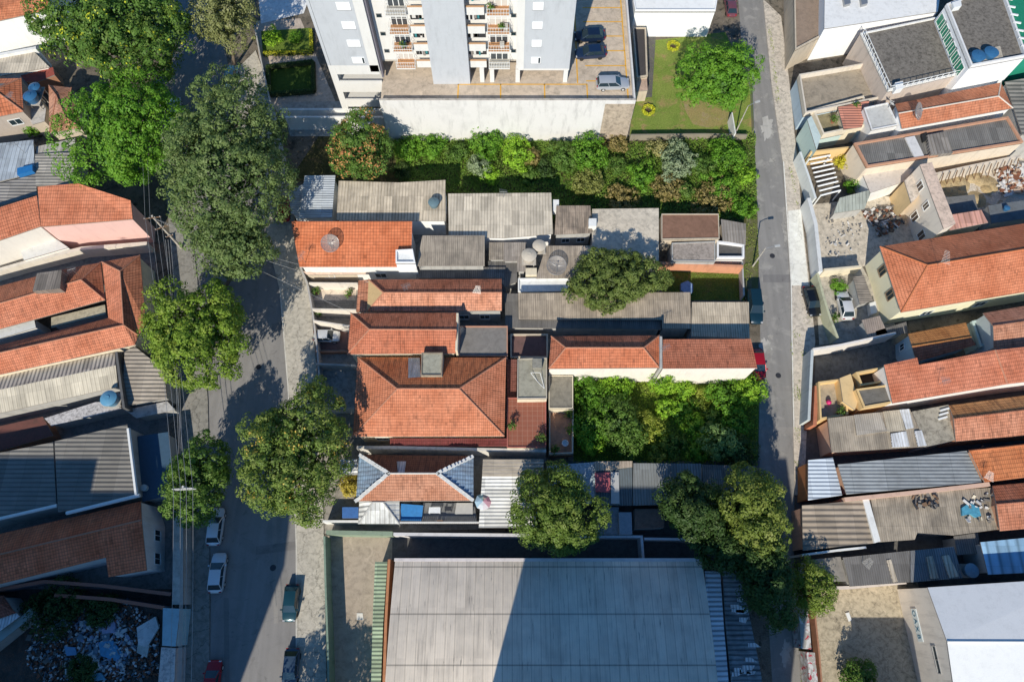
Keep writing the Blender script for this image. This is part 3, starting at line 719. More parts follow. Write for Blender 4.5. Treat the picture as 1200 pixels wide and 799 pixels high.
# ================================================================== NORTH: apartment tower over its parking deck
ZD = 8.0
def X_at(u, v, z): return P(u, v, z).x
def deck_and_tower():
    YF = 65.2; YT = 69.1; X0, X1 = -18.4, 17.15
    root = thing('parking_deck', 'raised concrete parking deck behind a tall white retaining wall', 'parking deck', ((X0+X1)/2, YF, 0))
    DK = concrete((.40, .33, .26), .5, .25, dark=(.14, .12, .10), scale=.7)
    MB().box(X0, X1, YF+.25, YF+60, ZD-.35, ZD).build('deck_slab', DK, root)
    wm = MB(); wm.box(X0, X1, YF, YF+.25, 0, ZD+.95); wm.box(X1-.25, X1, YF+.25, YF+60, 0, ZD+.9); wm.build('retaining_wall', plaster((.62, .60, .58), .45), root)
    MB().box(13.0, X1-.02, YF-.03, YF-.004, 0, ZD+.2).build('bare_patch', concrete((.32, .26, .20), .7, .3), root)
    PM = concrete((.33, .30, .27), .6, .2)
    MB().box(X0, X1, YF-.02, YF+.27, ZD+.95, ZD+1.0).build('coping', PM, root)
    yl = plain((.72, .38, .04), .7, var=.2)
    def line(x0, y0, x1, y1):
        MB().box(min(x0, x1)-.09, max(x0, x1)+.09, min(y0, y1)-.09, max(y0, y1)+.09, ZD+.002, ZD+.008).build('bay_line', yl, root)
    for x in (-7.6, -1.6, 4.6): line(x, YF+.5, x, YF+3.6)
    line(-7.6, YF+3.6, 10.5, YF+3.6)
    for k in range(9): line(10.6, YF+4.2+k*2.75, 16.2, YF+4.2+k*2.75)
    line(10.6, YF+.5, 10.6, YF+3.6); line(9.3, YF+3.9, 9.3, YF+30); line(16.3, YF+.6, 16.3, YF+30)
    # tower
    XL, XR = -25.3, 7.9; FH = 3.0; Z1 = ZD+2.7; NF = 10; ZT = Z1+NF*FH
    t = thing('apartment_tower', 'tall pale grey apartment tower with stacked balconies and white window panels', 'apartment tower', ((XL+XR)/2, YT, 0))
    GP = plaster((.44, .455, .48), .26); WP = plaster((.62, .605, .58), .14)
    bays = [('left', -25.3, -18.3), ('b1', -18.0, -11.1), ('mid', -11.1, -5.9), ('b2', -5.9, .9), ('right', .9, 7.9)]
    MB().box(XL+.3, XR-.05, YT+1.6, YT+18, Z1, ZT).build('core_wall', WP, t)
    m = MB(); m.box(-25.3, -19.6, YT, YT+1.6, Z1+.6, ZT); m.build('facade_panel', GP, t)
    MB().box(-24.9, -24.86, YT-.012, YT-.002, Z1+.6, ZT).build('expansion_joint', DARKM, t)
    MB().box(-19.6, -18.3, YT+.02, YT+1.6, Z1-.6, ZT).build('corner_pier', WP, t)
    MB().box(-18.3, -18.02, YT+.3, YT+1.6, Z1-2, ZT).build('expansion_joint', plain((.16, .15, .18), .8), t)
    MB().box(-11.1, -5.9, YT-.25, YT+1.6, ZD, ZT).build('facade_panel', GP, t)
    MB().box(1.6, 7.9, YT, YT+1.6, Z1, ZT).build('facade_panel', GP, t)
    MB().box(.6, 1.6, YT+.03, YT+1.6, Z1-.05, ZT).build('corner_pier', WP, t)
    MB().box(XL, XR, YT+1.6, YT+18, Z1-.3, Z1-.003).build('soffit_slab', CONC, t)
    MB().box(.9, 7.9, YT, YT+1.6, Z1-.3, Z1-.003).build('beam', WP, t)
    for x in (-2.8, .8, 7.5, -4.2): MB().box(x-.3, x+.3, YT+.1, YT+.9, ZD, Z1-.3).build('column', WP, t)
    for x in (-3.0, 2.0, 7.0): MB().box(x-.3, x+.3, YT+9, YT+9.6, ZD, Z1-.3).build('column', WP, t)
    # parking levels in the left base
    lb = MB(); lb.box(-25.3, -24.4, YT, YT+12, 0, Z1+.6); lb.box(-24.4, -18.4, YT, YT+.2, 6.1, 8.3); lb.box(-24.4, -18.4, YT+.02, YT+.2, 9.6, Z1+.6)
    lb.box(-24.4, -18.4, YT, YT+.2, 3.0, 4.6); lb.box(-24.4, -18.4, YT+.22, YT+12, 7.6, 7.8); lb.box(-24.4, -18.4, YT+.22, YT+12, 4.0, 4.2); lb.box(-24.4, -18.4, YT+.02, YT+.2, 0, 1.6)
    lb.build('parking_level', WP, t)
    for f in range(NF):
        z = Z1+f*FH
        # white shuttered windows
        for x0, x1 in ((-21.7, -20.0), (2.6, 3.9)):
            o = MB().box(x0, x1, YT-.06, YT-.004, z+1.0, z+2.15).build('window', plaster((.86, .86, .85), .05), t)
            MB().box(x0-.07, x1+.07, YT-.045, YT-.003, z+.92, z+.995).build('sill', METAL, o)
            if f in (0, 4): MB().box(x1-.32, x1-.08, YT-.075, YT-.061, z+1.1, z+2.05).build('pane', GLASS, o)
        for x in (-17.1, .2):
            o = MB().box(x-.35, x+.35, YT+1.52, YT+1.597, z+1.35, z+1.95).build('window', METAL, t)
            MB().box(x-.28, x+.28, YT+1.50, YT+1.518, z+1.42, z+1.88).build('pane', GLASS, o)
        # balconies
        for x0, x1, sx0, sx1, k in ((-15.9, -13.3, -13.1, -11.15, 0), (-3.2, -.3, -5.85, -3.5, 1)):
            ter = plain((.52, .27, .13), .8, var=.2) if (f*3+k) % 4 != 1 else plain((.48, .45, .40), .8)
            b = MB().box(x0, x1, YT-.1, YT+1.6, z-.02, z+.16).build('balcony', WP, t)
            MB().box(x0+.08, x1-.08, YT-.04, YT+1.58, z+.163, z+.18).build('floor_tile', ter, b)
            rl = MB()
            for zz in (.55, 1.15): rl.tube([(x0+.03, YT+1.55, z+zz), (x0+.03, YT-.07, z+zz), (x1-.03, YT-.07, z+zz), (x1-.03, YT+1.55, z+zz)], .035, 0, 5)
            for q in range(9):
                x = x0+.04+(x1-x0-.08)*q/8; rl.tube([(x, YT-.07, z+.16), (x, YT-.07, z+1.15)], .02, 0, 4)
            rl.build('railing', WPAINT, b)
            d = MB(); w0, w1 = x0+.25, x1-.25
            for q in range(4):
                x = w0+(w1-w0)*q/3; d.box(x-.05, x+.05, YT+1.5, YT+1.59, z+.2, z+2.3)
            d.box(w0, w1, YT+1.5, YT+1.588, z+2.3, z+2.4); d.box(w0, w1, YT+1.51, YT+1.588, z+1.2, z+1.28)
            dd = d.build('balcony_door', WPAINT, t)
            rnd = random.Random(f*7+k)
            MB().box(w0, w1, YT+1.53, YT+1.56, z+.2, z+2.3).build('pane', glass((.05, .06, .07)) if rnd.random() < .6 else plain((.55, .52, .48), .7), dd)
            if rnd.random() < .55:
                x = rnd.uniform(x0+.4, x1-.5); pm = MB().lathe([(0, 0), (.16, 0), (.22, .4), (0, .4)], 10, 0, None, (x, YT+.4, z+.18)); pm.build('flower_pot', plain((.3, .12, .07), .8), b)
                cen, nor, si, ti = crown((x, YT+.4, z+.95), .4, .4, .45, .2, .22, 90); quads_mesh('pot_plant', G_MID, cen, nor, si, ti, b, ORG[t.name])
            if rnd.random() < .4:
                x = rnd.uniform(x0+.3, x1-.8); MB().box(x, x+.6, YT+.5, YT+1.0, z+.18, z+.95).build('balcony_chair', plain(rnd.choice([(.5, .48, .44), (.03, .12, .28), (.22, .12, .07)]), .7), b)
            # laundry opening beside it: white breast panel, dark recess, orange sill
            pn = MB().box(sx0, sx1, YT+.45, YT+.6, z-.25, z+1.0).build('breast_panel', WP, t)
            MB().box(sx0, sx1, YT+.38, YT+.62, z+1.003, z+1.07).build('sill', plain((.60, .36, .2), .8), pn)
            rc = MB().box(sx0, sx1, YT+1.45, YT+1.595, z+1.1, z+2.5).build('laundry_opening', plain((.035, .035, .038), .6), t)
            lm = MB()
            for q in range(4):
                x = sx0+.15+(sx1-sx0-.5)*rnd.random(); h = rnd.uniform(.4, 1.0); lm.box(x, x+rnd.uniform(.2, .5), YT+1.0, YT+1.03, z+2.3-h, z+2.3, q % 3)
            lm.build('laundry', [plain((.6, .58, .55), .8), plain((.04, .22, .24), .8), plain((.25, .22, .2), .8)], rc)
    MB().ring([(XL, YT+1.6), (XR, YT+1.6), (XR, YT+18), (XL, YT+18)], .2, ZT, ZT+1.1).build('parapet', WP, t)
    MB().box(-14, -4, YT+6, YT+12, ZT, ZT+4.5).build('lift_house', WP, t)
    MB().box(XL+.3, XR-.3, YT+1.8, YT+17.8, ZT+.002, ZT+.06).build('roof', CONCD, t)
    # low ramp building on the west side of the deck
    r2 = thing('boundary_wall', 'long low white wall in dappled shade below the tower base', 'wall', P(345, 126, 0), 'boundary walls between the lots')
    a, b = P(328, 128, 2.4), P(452, 121, 2.4)
    MB().box(a.x, b.x, a.y-.15, a.y+.15, 0, 2.4).build('wall', WHITE, r2)
    r3 = thing('boundary_wall', 'second long white wall just below the low one, facing the flowering tree', 'wall', P(345, 150, 0), 'boundary walls between the lots')
    a, b = P(334, 137, 2.8), P(452, 137, 2.8); MB().box(a.x, b.x, a.y-.15, a.y+.15, 0, 2.8).build('wall', WHITE, r3)
deck_and_tower()
car('dark blue hatchback nearer the deck edge of the two side by side', 692, 62, math.pi+.08, 4.5, 1.8, 1.5, (.012, .03, .08), z=ZD)
car('dark blue sedan parked farther in, beside another blue car on the deck', 691, 42, math.pi+.05, 4.5, 1.8, 1.45, (.010, .022, .055), z=ZD)
car('silver estate car parked crosswise at the corner of the raised deck', 718, 98, .03, 4.7, 1.85, 1.5, (.48, .50, .53), suv=True, z=ZD)
# the flat white building, its garden and the lane end
B = slab('workshop', 'flat white roofed building above the fenced lawn', 'building', '730,-60 850,-60 838,14 744,14', 5.0, plaster((.80, .80, .78), .12), plaster((.78, .78, .76), .2), par=.35, inset=0)
B = slab('shed', 'narrow dark brown lean-to between the parking deck and the lawn', 'shed', '741,33 757,33 759,90 746,92', 2.8, BEIGE, concrete((.05, .045, .045), .3), par=0)
MB().ring([p for p in B.out], .25, 2.65, 2.95).build('parapet', BEIGE, B.root)
slab('shed', 'small brown roofed hut below the dark lean-to at the lawn corner', 'shed', '746,92 758,91 759,106 746,107', 2.4, BEIGE, concrete((.36, .26, .2), .4), par=0)
freewall('low dark fence wall closing the south side of the lawn', '739,158 826,157 876,158', 1.3, plaster((.25, .22, .17), .5), cap=None)
def blob(u, v, ru, rv, mat, name, z, seed):
    rd = random.Random(seed); mb = MB(); q = []
    ph = [rd.uniform(0, 6.28) for _ in range(5)]
    for k in range(64):
        a = -k*6.2832/64; m = .86+.16*math.sin(2*a+ph[0])+.13*math.sin(5*a+ph[1])+.10*math.sin(9*a+ph[2])+.08*math.sin(17*a+ph[3])+rd.uniform(-.06, .06); p = P(u+ru*m*math.cos(a), v+rv*m*math.sin(a)); q.append((p.x, p.y, z))
    mb.face(q if area2(q) > 0 else list(reversed(q))); return struct(name, mb, mat)
RP = [asphalt((.19, .18, .165), (.30, .29, .26), .8), asphalt((.060, .058, .056), (.12, .115, .11), .3), concrete((.26, .245, .22), .7, .1, dark=(.10, .095, .09))]
for k, (u, v, a, b, m) in enumerate(((922, 266, 7, 19, 2), (897, 405, 7, 10, 0), (893, 434, 3.5, 11, 2), (903, 395, 3, 4, 2), (916, 722, 4, 5, 2), (921, 765, 7, 15, 0), (899, 150, 9, 13, 0), (905, 188, 4, 3, 2))):
    blob(u, v, a, b, RP[m], 'road_patch', .017+.0002*k, k)
for k, (q, m) in enumerate((('262,700 268,700 270,860 264,860', 1), ('318,560 323,560 326,730 321,730', 0), ('300,640 346,634 346,644 300,650', 1), ('318,380 334,376 336,386 320,390', 1), ('894,322 926,322 926,331 894,331', 1), ('892,452 928,452 928,458 892,458', 0), ('892,500 930,500 930,508 892,508', 0))):
    patch('road_repair', q, .0195+.0002*k, [asphalt((.118, .111, .103), (.2, .19, .18), .4), asphalt((.086, .082, .079), (.15, .14, .135), .4)][m])
for k, (u, v) in enumerate(((320, 665), (303, 430), (905, 300), (912, 440))):
    c = P(u, v); c.z = .022; o = MB().lathe([(.36, 0), (.36, .012), (0, .014)], 20, 0, None, c).build('manhole_cover', DARKM, None, org=c)
    tag(o, ['round iron manhole cover in the avenue near the teal hatchback', 'round iron manhole cover in the avenue beside the medium green street tree', 'round iron manhole cover in the lane by the street lamp', 'round iron manhole cover in the lane beside the red car'][k], 'manhole cover', 'manhole covers in the roads')
freewall('white gate panel standing at the lawn corner by the lane', '858,132 862,156', 2.2, WHITE, .15, 'gate', 'gate', None)
freewall('low metal fence along the lane under the round lawn tree', '880,60 884,150', 1.1, METAL, .06, 'fence', 'fence', None)
def ringbush(label, u, v, r):
    c = P(u, v, .3); c.z = 0; root = thing('flower_bed', label, 'flower bed', c, 'round yellow beds on the lawn')
    a = RNG.uniform(0, 6.283, 900); q = r*(.55+.45*RNG.random(900)**.5); pos = np.stack([c.x+np.cos(a)*q, c.y+np.sin(a)*q, .1+.45*RNG.random(900)], 1)
    nor = unit(900)*.7+np.array([0, 0, .8]); nor /= np.linalg.norm(nor, axis=1)[:, None]
    quads_mesh('foliage', G_YEL, pos, nor, .2*RNG.uniform(.6, 1.3, 900), RNG.random(900), root, c)
    MB().lathe([(0, .03), (r*.5, .03)], 18, 0, None, c).build('soil', soil((.06, .04, .03), (.10, .07, .05)), root)
    return root
ringbush('round yellow flower bed near the dark fence wall', 760, 129, 1.0); ringbush('oval yellow flower bed near the white workshop', 789, 54, 1.0)
# walled garden with clipped hedges beside the tower
def hedge(label, s, h, mat, t=.5):
    q = [P(u, v, h) for u, v in px(s)]; b = Vector((q[0].x, q[0].y, 0)); root = thing('hedge', label, 'hedge', b, 'clipped hedges of the walled garden')
    ps, ns = [], []
    for a, c in zip(q, q[1:]):
        L = (c-a).length; n = int(L*170*h); k = RNG.random(n); d = (c-a).normalized(); pn = np.array([-d.y, d.x, 0]); o = RNG.choice([-1, 0, 0, 1], n); off = np.where(o == 0, RNG.uniform(-t/2, t/2, n), o*t/2)
        zz = np.where(o == 0, h, RNG.uniform(.05, h, n))+RNG.normal(0, .05, n)
        p = np.array([a.x, a.y, 0])+np.outer(k, np.array([c.x-a.x, c.y-a.y, 0]))+np.outer(off, pn); p[:, 2] = zz; ps.append(p)
        nn = np.where((o == 0)[:, None], np.array([0, 0, 1.]), np.outer(o, pn))+.6*unit(n); ns.append(nn/np.linalg.norm(nn, axis=1)[:, None])
    p, n = np.concatenate(ps), np.concatenate(ns)
    quads_mesh('foliage', mat, p, n, .17*RNG.uniform(.6, 1.3, len(p)), RNG.random(len(p)), root, b)
    mb = MB()
    for a, c in zip(q, q[1:]): mb.tube([(a.x, a.y, h*.5), (c.x, c.y, h*.5)], h*.42, 0, 6)
    mb.build('stem', plain((.03, .04, .012), .9), root)
patch('lawn', '306,37 364,33 366,60 308,63', .03, soil((.09, .14, .025), (.13, .18, .03)))
patch('lawn', '312,76 366,70 368,105 316,110', .03, LAWND)
patch('worn_grass', '800,118 812,112 838,126 858,133 852,146 830,150 812,146 804,132', .027, soil((.30, .22, .10), (.22, .21, .07), (.36, .28, .16)))
hedge('bright yellow green clipped hedge edging the upper garden plot', '308,62 365,60 364,34', .7, G_YEL)
hedge('lower dark green clipped hedge framing the shaded garden plot', '314,108 313,77 366,71 367,105 316,109', .9, G_DARK)
shrub('large round clipped bush in the upper garden plot', 320, 43, 10, 2.2, G_LIME, n=1500, clump=.35, group='clipped bushes in the walled garden')
shrub('smaller round clipped bush beside the large one in the upper plot', 346, 44, 6.5, 1.3, G_BRIGHT, n=700, clump=.3, group='clipped bushes in the walled garden')
freewall('low garden wall along the avenue pavement beside the hedged plots', '298,30 306,72 316,118', 1.2, GREYW, .2)
# ================================================================== trees
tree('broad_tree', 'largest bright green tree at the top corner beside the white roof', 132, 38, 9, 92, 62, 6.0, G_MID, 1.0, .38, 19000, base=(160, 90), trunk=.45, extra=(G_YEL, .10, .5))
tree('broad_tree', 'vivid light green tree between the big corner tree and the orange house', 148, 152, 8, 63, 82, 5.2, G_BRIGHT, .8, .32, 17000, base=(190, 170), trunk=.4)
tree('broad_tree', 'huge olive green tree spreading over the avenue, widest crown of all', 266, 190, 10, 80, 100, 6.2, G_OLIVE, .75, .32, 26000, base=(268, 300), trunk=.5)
tree('broad_tree', 'lower lobe tree hanging under the huge olive crown over the avenue', 275, 290, 8, 42, 40, 4.2, G_OLIVE, .7, .32, 7500, base=(262, 340), trunk=.3)
tree('sparse_tree', 'grey green half bare tree beside the walled garden', 264, 22, 8, 34, 42, 4.5, leaf((.05, .06, .02), (.15, .16, .06), (.24, .22, .13)), .7, .3, 6500, base=(275, 80))
tree('street_tree', 'medium green street tree between the corrugated roofs and the avenue', 231, 391, 7, 66, 56, 4.6, leaf((.03, .06, .008), (.115, .175, .02), (.22, .25, .045)), .8, .32, 13500, base=(232, 425), trunk=.3)
tree('street_tree', 'small street tree that swallows the cables by the double crossarm', 232, 563, 6.3, 38, 44, 3.0, G_MID, .6, .28, 8000, base=(235, 572), trunk=.2)
tree('street_tree', 'spreading tree with yellowish leaves beside the slate cornered house', 345, 533, 7, 62, 80, 4.6, leaf((.033, .055, .012), (.092, .135, .026), (.19, .21, .055)), .75, .3, 17000, base=(362, 560), trunk=.35, extra=(leaf((.2, .14, .03), (.4, .28, .06)), .16, 1.2))
tree('flowering_tree', 'rounded tree with rusty blossoms under the white retaining wall', 423, 174, 6, 36, 36, 4.2, G_MID, .7, .3, 7500, base=(424, 190), extra=(G_RED, .35, .3))
tree('round_tree', 'dense dome shaped dark tree between the grey corrugated roofs', 722, 324, 5.0, 56, 36, 2.7, leaf((.028, .042, .010), (.085, .115, .026), (.15, .17, .05)), .62, .27, 13500, base=(722, 345), trunk=.3)
tree('round_tree', 'round bright tree on the lawn beside the lane', 842, 91, 6, 43, 41, 4.4, G_BRIGHT, .68, .3, 10500, base=(843, 120), trunk=.3)
tree('yard_tree', 'tree in front of the white corrugated shed, north of the warehouse roof', 651, 600, 6, 47, 52, 4.6, leaf((.024, .048, .008), (.080, .120, .020), (.16, .19, .045)), .7, .28, 13000, base=(650, 620), trunk=.25)
tree('yard_tree', 'shaded dark tree over the dim yards, leftmost of the clump by the lane', 812, 600, 6, 32, 44, 3.8, G_DARK, .7, .3, 7500, base=(815, 615))
tree('yard_tree', 'sunlit topped tree of the clump where the lane bends', 880, 598, 7.5, 40, 42, 4.2, leaf((.03, .05, .008), (.10, .13, .022), (.19, .20, .05)), .7, .3, 8500, base=(875, 620))
tree('yard_tree', 'dark tree over the patchy grey side roof of the warehouse', 893, 668, 6.5, 30, 56, 3.8, G_DARK, .7, .3, 9500, base=(895, 670))
tree('yard_tree', 'narrow dark tree filling the gap above the lane clump', 856, 642, 5.5, 28, 30, 3.4, G_DARK, .7, .3, 5500, base=(852, 652))
tree('lane_tree', 'small sunlit tree above the painted wall of the vacant lot', 950, 690, 4, 24, 32, 3.0, leaf((.03, .05, .01), (.10, .14, .02), (.2, .22, .06)), .5, .24, 4200, base=(945, 697), trunk=.14)
shrub('bush at the foot of the vacant lot by the frame edge', 1005, 792, 18, 3.0, G_MID, n=2200)
shrub('dark bush growing over the rubble beside the ramp', 62, 712, 32, 2.6, G_DARK, n=3200, ru=40, group='bushes on the rubble lot')
shrub('dark bush at the top of the rubble heap under the ramp wall', 118, 716, 20, 2.2, G_DARK, n=1800, group='bushes on the rubble lot')
shrub('small dark bush low in the rubble lot', 95, 788, 18, 1.8, G_DARK, n=1500, group='bushes on the rubble lot')
shrub('dark shrub in the pocket yard beside the white triangular terrace', 6, 288, 13, 2.5, G_DARK, n=1500)
shrub('little green shrub beside the beige wall with the window', 37, 153, 7, 2.0, G_BRIGHT, n=700)
shrub('flowering yellowish shrub between the street tree and the slate cornered house', 411, 570, 12, 2.6, leaf((.12, .10, .02), (.30, .24, .04), (.42, .36, .08)), n=1100)
# overgrown lot north of the terraces
lot = [(478, 172, 20, 2.6, G_BRIGHT, 'left of the row under the white wall'), (505, 170, 22, 3.0, G_BRIGHT, 'second from the flowering tree'), (535, 176, 20, 2.4, G_MID, 'third from the flowering tree'),
 (570, 165, 27, 4.0, G_BRIGHT, 'tallest against the middle of the white wall'), (606, 178, 25, 3.6, G_LIME, 'pale and upright right of the tall one'), (562, 194, 17, 2.6, G_GREY, 'greyish, left of the ball shaped one'),
 (574, 203, 14, 2.0, G_LIME, 'ball shaped and lime green'), (660, 182, 30, 4.2, G_MID, 'broad and rich green near the wall end'), (690, 178, 30, 4.5, G_BRIGHT, 'highest clump by the peeling wall corner'),
 (690, 212, 24, 3.0, leaf((.05, .06, .015), (.15, .16, .04), (.27, .26, .09)), 'olive and loose below the highest clump'), (722, 192, 18, 2.4, G_MID, 'plain green in the middle'), (752, 204, 22, 2.8, G_BRIGHT, 'vivid mound beside the dry grass'),
 (795, 188, 30, 3.6, G_GREY, 'silvery willowlike mass'), (822, 192, 22, 3.4, G_MID, 'deep green beside the silvery one'), (852, 180, 28, 3.6, G_BRIGHT, 'large bright one toward the lane'), (845, 215, 26, 2.4, G_BRIGHT, 'low bright one below it'),
 (873, 205, 16, 2.2, G_LIME, 'lime one hugging the lane'), (870, 240, 20, 2.0, G_BRIGHT, 'low creeping one above the grey shed roof'), (805, 222, 15, 2.2, G_MID, 'spiky agave-like one'),
 (622, 205, 16, 1.8, G_MID, 'small one in the shade gap'), (640, 196, 15, 2.0, G_DARK, 'dark one beside the broad clump'), (470, 200, 14, 1.6, G_DARK, 'dim low one below the first'), (770, 172, 14, 1.7, leaf((.1, .1, .03), (.24, .22, .09)), 'faded one by the lawn fence')]
for u, v, r, h, m, d in lot: shrub('overgrown shrub, '+d, u, v+2, r*(.62 if m is G_MID else .78), h*(.6 if m is G_MID else .74), m, leafs=.26, n=int(90+r*r*2.6), clump=.5)
for u, v, r, d in ((730, 232, 16, 'beside the olive shrub'), (783, 220, 17, 'tall and pale beside the agave'), (836, 233, 22, 'broad and pale above the rusty roof'), (620, 184, 10, 'small, against the white wall'), (722, 168, 11, 'below the peeling wall corner')):
    shrub('clump of dry straw coloured grass '+d, u, v, r*1.15, 1.5, G_DRY, leafs=.3, n=int(r*70), clump=.4, group='dry grass clumps in the overgrown lot', name='grass_clump', cat='grass clump')
cover('weeds', '455,160 738,170 884,160 886,258 640,258 470,212', leaf((.03, .06, .008), (.095, .16, .022), (.20, .22, .05)), 60, .32, .8, .5)
cover('grass', '745,50 850,40 878,100 884,156 741,156', leaf((.08, .13, .02), (.15, .20, .04), (.26, .22, .08)), 8, .13, .06, lumps=.4)
cover('grass', '776,312 872,312 872,350 776,350', leaf((.05, .09, .012), (.12, .17, .03), (.22, .21, .06)), 40, .18, .15)
cover('weeds', '884,160 889,300 888,350 872,350 874,262 876,160', leaf((.06, .09, .015), (.15, .19, .03), (.24, .22, .08)), 26, .22, .3, thr=-.3)
cover('weeds', '672,446 888,452 886,552 672,552', leaf((.05, .09, .008), (.14, .20, .02), (.25, .27, .045)), 44, .28, .55, .6)
cover('weeds', '931,690 934,740 942,850 955,850 942,690', leaf((.05, .08, .015), (.14, .17, .03)), 26, .2, .25, thr=-.4)
for s in ('932,440 938,440 940,470 934,472', '930,500 937,500 938,518 931,520', '938,412 944,410 946,432 940,434', '929,386 938,384 940,396 930,398', '928,455 936,453 938,466 930,468', '926,398 929,398 931,470 929,470', '940,372 950,370 952,380 942,382', '930,540 940,538 941,560 932,562', '924,196 928,196 936,240 932,242', '899,30 903,30 914,120 909,122'):
    cover('weeds', s, leaf((.06, .09, .015), (.17, .21, .03)), 30, .2, .3)
# walled garden below the red roofed pair
for u, v, r, h, m, d in ((690, 462, 22, 3.2, G_BRIGHT, 'climbing the white wall corner'), (722, 452, 20, 2.6, G_LIME, 'hanging along the foot of the white wall'), (695, 497, 26, 3.4, G_BRIGHT, 'against the brown terrace'),
 (722, 492, 30, 4.2, G_MID, 'largest, bluish green'), (735, 515, 22, 3.0, G_MID, 'below the largest one'), (757, 498, 17, 2.2, leaf((.06, .09, .012), (.18, .21, .03), (.3, .3, .06)), 'yellowish, alone in the middle'), (693, 520, 14, 2.4, G_LIME, 'lime coloured by the shaded foot wall'),
 (776, 448, 14, 3.6, G_LIME, 'climbing between the two white walls'), (845, 520, 22, 3.4, leaf((.03, .06, .02), (.12, .19, .06), (.22, .28, .1)), 'pale leaved beside the lane wall'), (868, 535, 22, 2.8, G_DARK, 'dark one in the lane corner'),
 (850, 462, 22, 2.4, G_BRIGHT, 'bright under the far white wall'), (880, 458, 18, 2.8, G_LIME, 'overhanging the lane'), (862, 495, 14, 2.0, G_BRIGHT, 'thin one beside the lane wall'), 
  (780, 478, 12, 1.8, G_LIME, 'slender yellow green'), (800, 476, 13, .9, G_BRIGHT, 'low green tuft in the open middle'), (822, 470, 14, .8, leaf((.06, .09, .012), (.18, .21, .03), (.3, .3, .06)), 'low yellowish tuft under the far wall'), (812, 500, 15, .9, G_LIME, 'low lime tuft in the open middle'), (836, 492, 13, .8, G_MID, 'low dull tuft near the pale leaved one'), (790, 520, 15, .9, G_MID, 'low dull tuft along the foot roof'), (815, 528, 13, 1.0, G_BRIGHT, 'low fresh tuft along the foot roof'), (770, 530, 12, .9, leaf((.06, .09, .012), (.18, .21, .03), (.3, .3, .06)), 'low yellowish tuft along the foot roof'), (800, 455, 11, 1.3, G_LIME, 'lime tuft at the foot of the far white wall')):
    shrub('garden shrub, '+d, u, v, r, h, m, leafs=.25, n=int(120+r*r*3.3), clump=.48, group='shrubs in the walled garden')

cT = Vector((-22.5, -17, 0))
rT = thing('yard_tree', 'tree standing below the open yard, beyond the lower frame edge', 'tree', cT, 'street and garden trees')
MB().tube([cT, cT+Vector((0, 0, 6))], [.3, .2], 0, 8).build('trunk', BARK, rT)
quads_mesh('crown', G_MID, *crown((cT.x, cT.y, 7.2), 4.6, 4.6, 3.2, .75, .32, 6000), rT, cT)
# ================================================================== MIDDLE BLOCK
GM = 'roofs of the terraced block between avenue and lane'
T_RED = tile((.53, .165, .075), .35, moss=.2); T_SAL = tile((.50, .155, .075), .45, moss=.35, seed=3.); T_OR = tile((.56, .19, .085), .3, moss=.15, seed=5.)
T_BRN = tile((.42, .14, .07), .6, moss=.5, seed=7.); T_DRK = tile((.26, .085, .05), .6, moss=.5, seed=9.); T_AGE = tile((.46, .19, .11), .6, moss=.5, seed=11.)
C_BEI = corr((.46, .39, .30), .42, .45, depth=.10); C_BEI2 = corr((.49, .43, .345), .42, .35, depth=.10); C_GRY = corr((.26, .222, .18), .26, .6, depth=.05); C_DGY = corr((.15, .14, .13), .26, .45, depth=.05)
C_BLU = corr((.44, .47, .50), .36, .25, .3, depth=.035, rough=.5); C_BRN = corr((.24, .15, .11), .3, .6); C_BIG = corr((.30, .26, .21), .62, .5, depth=.16); C_WHT = corr((.62, .62, .60), .34, .45, depth=.07)
HIPW = plain((.62, .60, .56), .8, var=.3); HIPR = plain((.46, .21, .13), .85, var=.45)
N_, S_ = (0, 1), (0, -1); E_ = (1, 0)
shed('shed', 'pale bluish metal roofed shed at the end of the row by the huge tree', 'shed', '357,206 393,205.5 389,255 350,256', (4.0, 4.0, 3.4, 3.4), WHITE, C_BLU, GM, vdir=E_)
shed('shed', 'low metal lean-to reaching under the huge tree toward the avenue', 'shed', '338,225 356,215 351,254 341,250', (3.2, 3.2, 3.0, 3.0), WHITE, C_BLU, GM, vdir=E_)
B = shed('house', 'house under beige corrugated sheets with a small water tank on top', 'house', '397,212 468,214 522,211 522,259 468,258.5 394,258', (4.6, 4.6, 4.6, 4.2, 4.2, 4.2), plaster((.78, .77, .75), .2), C_BEI, GM, vdir=N_)
wins(B, 'S', [(.88, 1.0, 1.3, 1.2)])
tank('small grey green tank on the beige corrugated roof below the lot', 508, 236, 4.45, .72, .95, TANKG)
B = shed('house', 'wide beige corrugated house just under the overgrown lot', 'house', '525,227 646,226 648,274 590,279 526,277', (4.4, 4.4, 4.0, 4.0, 4.0), plaster((.74, .73, .72), .2), C_BEI2, GM, vdir=N_)
B = shed('house', 'bright red tiled house with a round dish on its roof facing the avenue', 'house', '341,259.5 483,259.5 482,313 351,313', (6.0, 6.0, 4.6, 4.6), WHITE, tile((.58, .165, .065), .18, moss=.12, row=.45, colw=.40, seed=2.), GM, inset=.3, rim=WHITE)
wins(B, 'S', [(.2, 1.0, 1.4, 1.2), (.7, 1.0, 1.4, 1.2)])
dish('meshed dish in the middle of the bright red tiled roof', 387, 285, 6.1, 1.15, 20, 32, zb=5.2); antenna('thin television aerial at the avenue end of the bright red roof', 358, 308, 4.7, 2.2, 60)
slab('stair_tower', 'small white stair block at the lower corner of the bright red roof', 'building', '464,294 484,293 487,309 464,309', 5.6, plaster((.78, .78, .76), .15), plaster((.74, .74, .72), .25), par=.3)
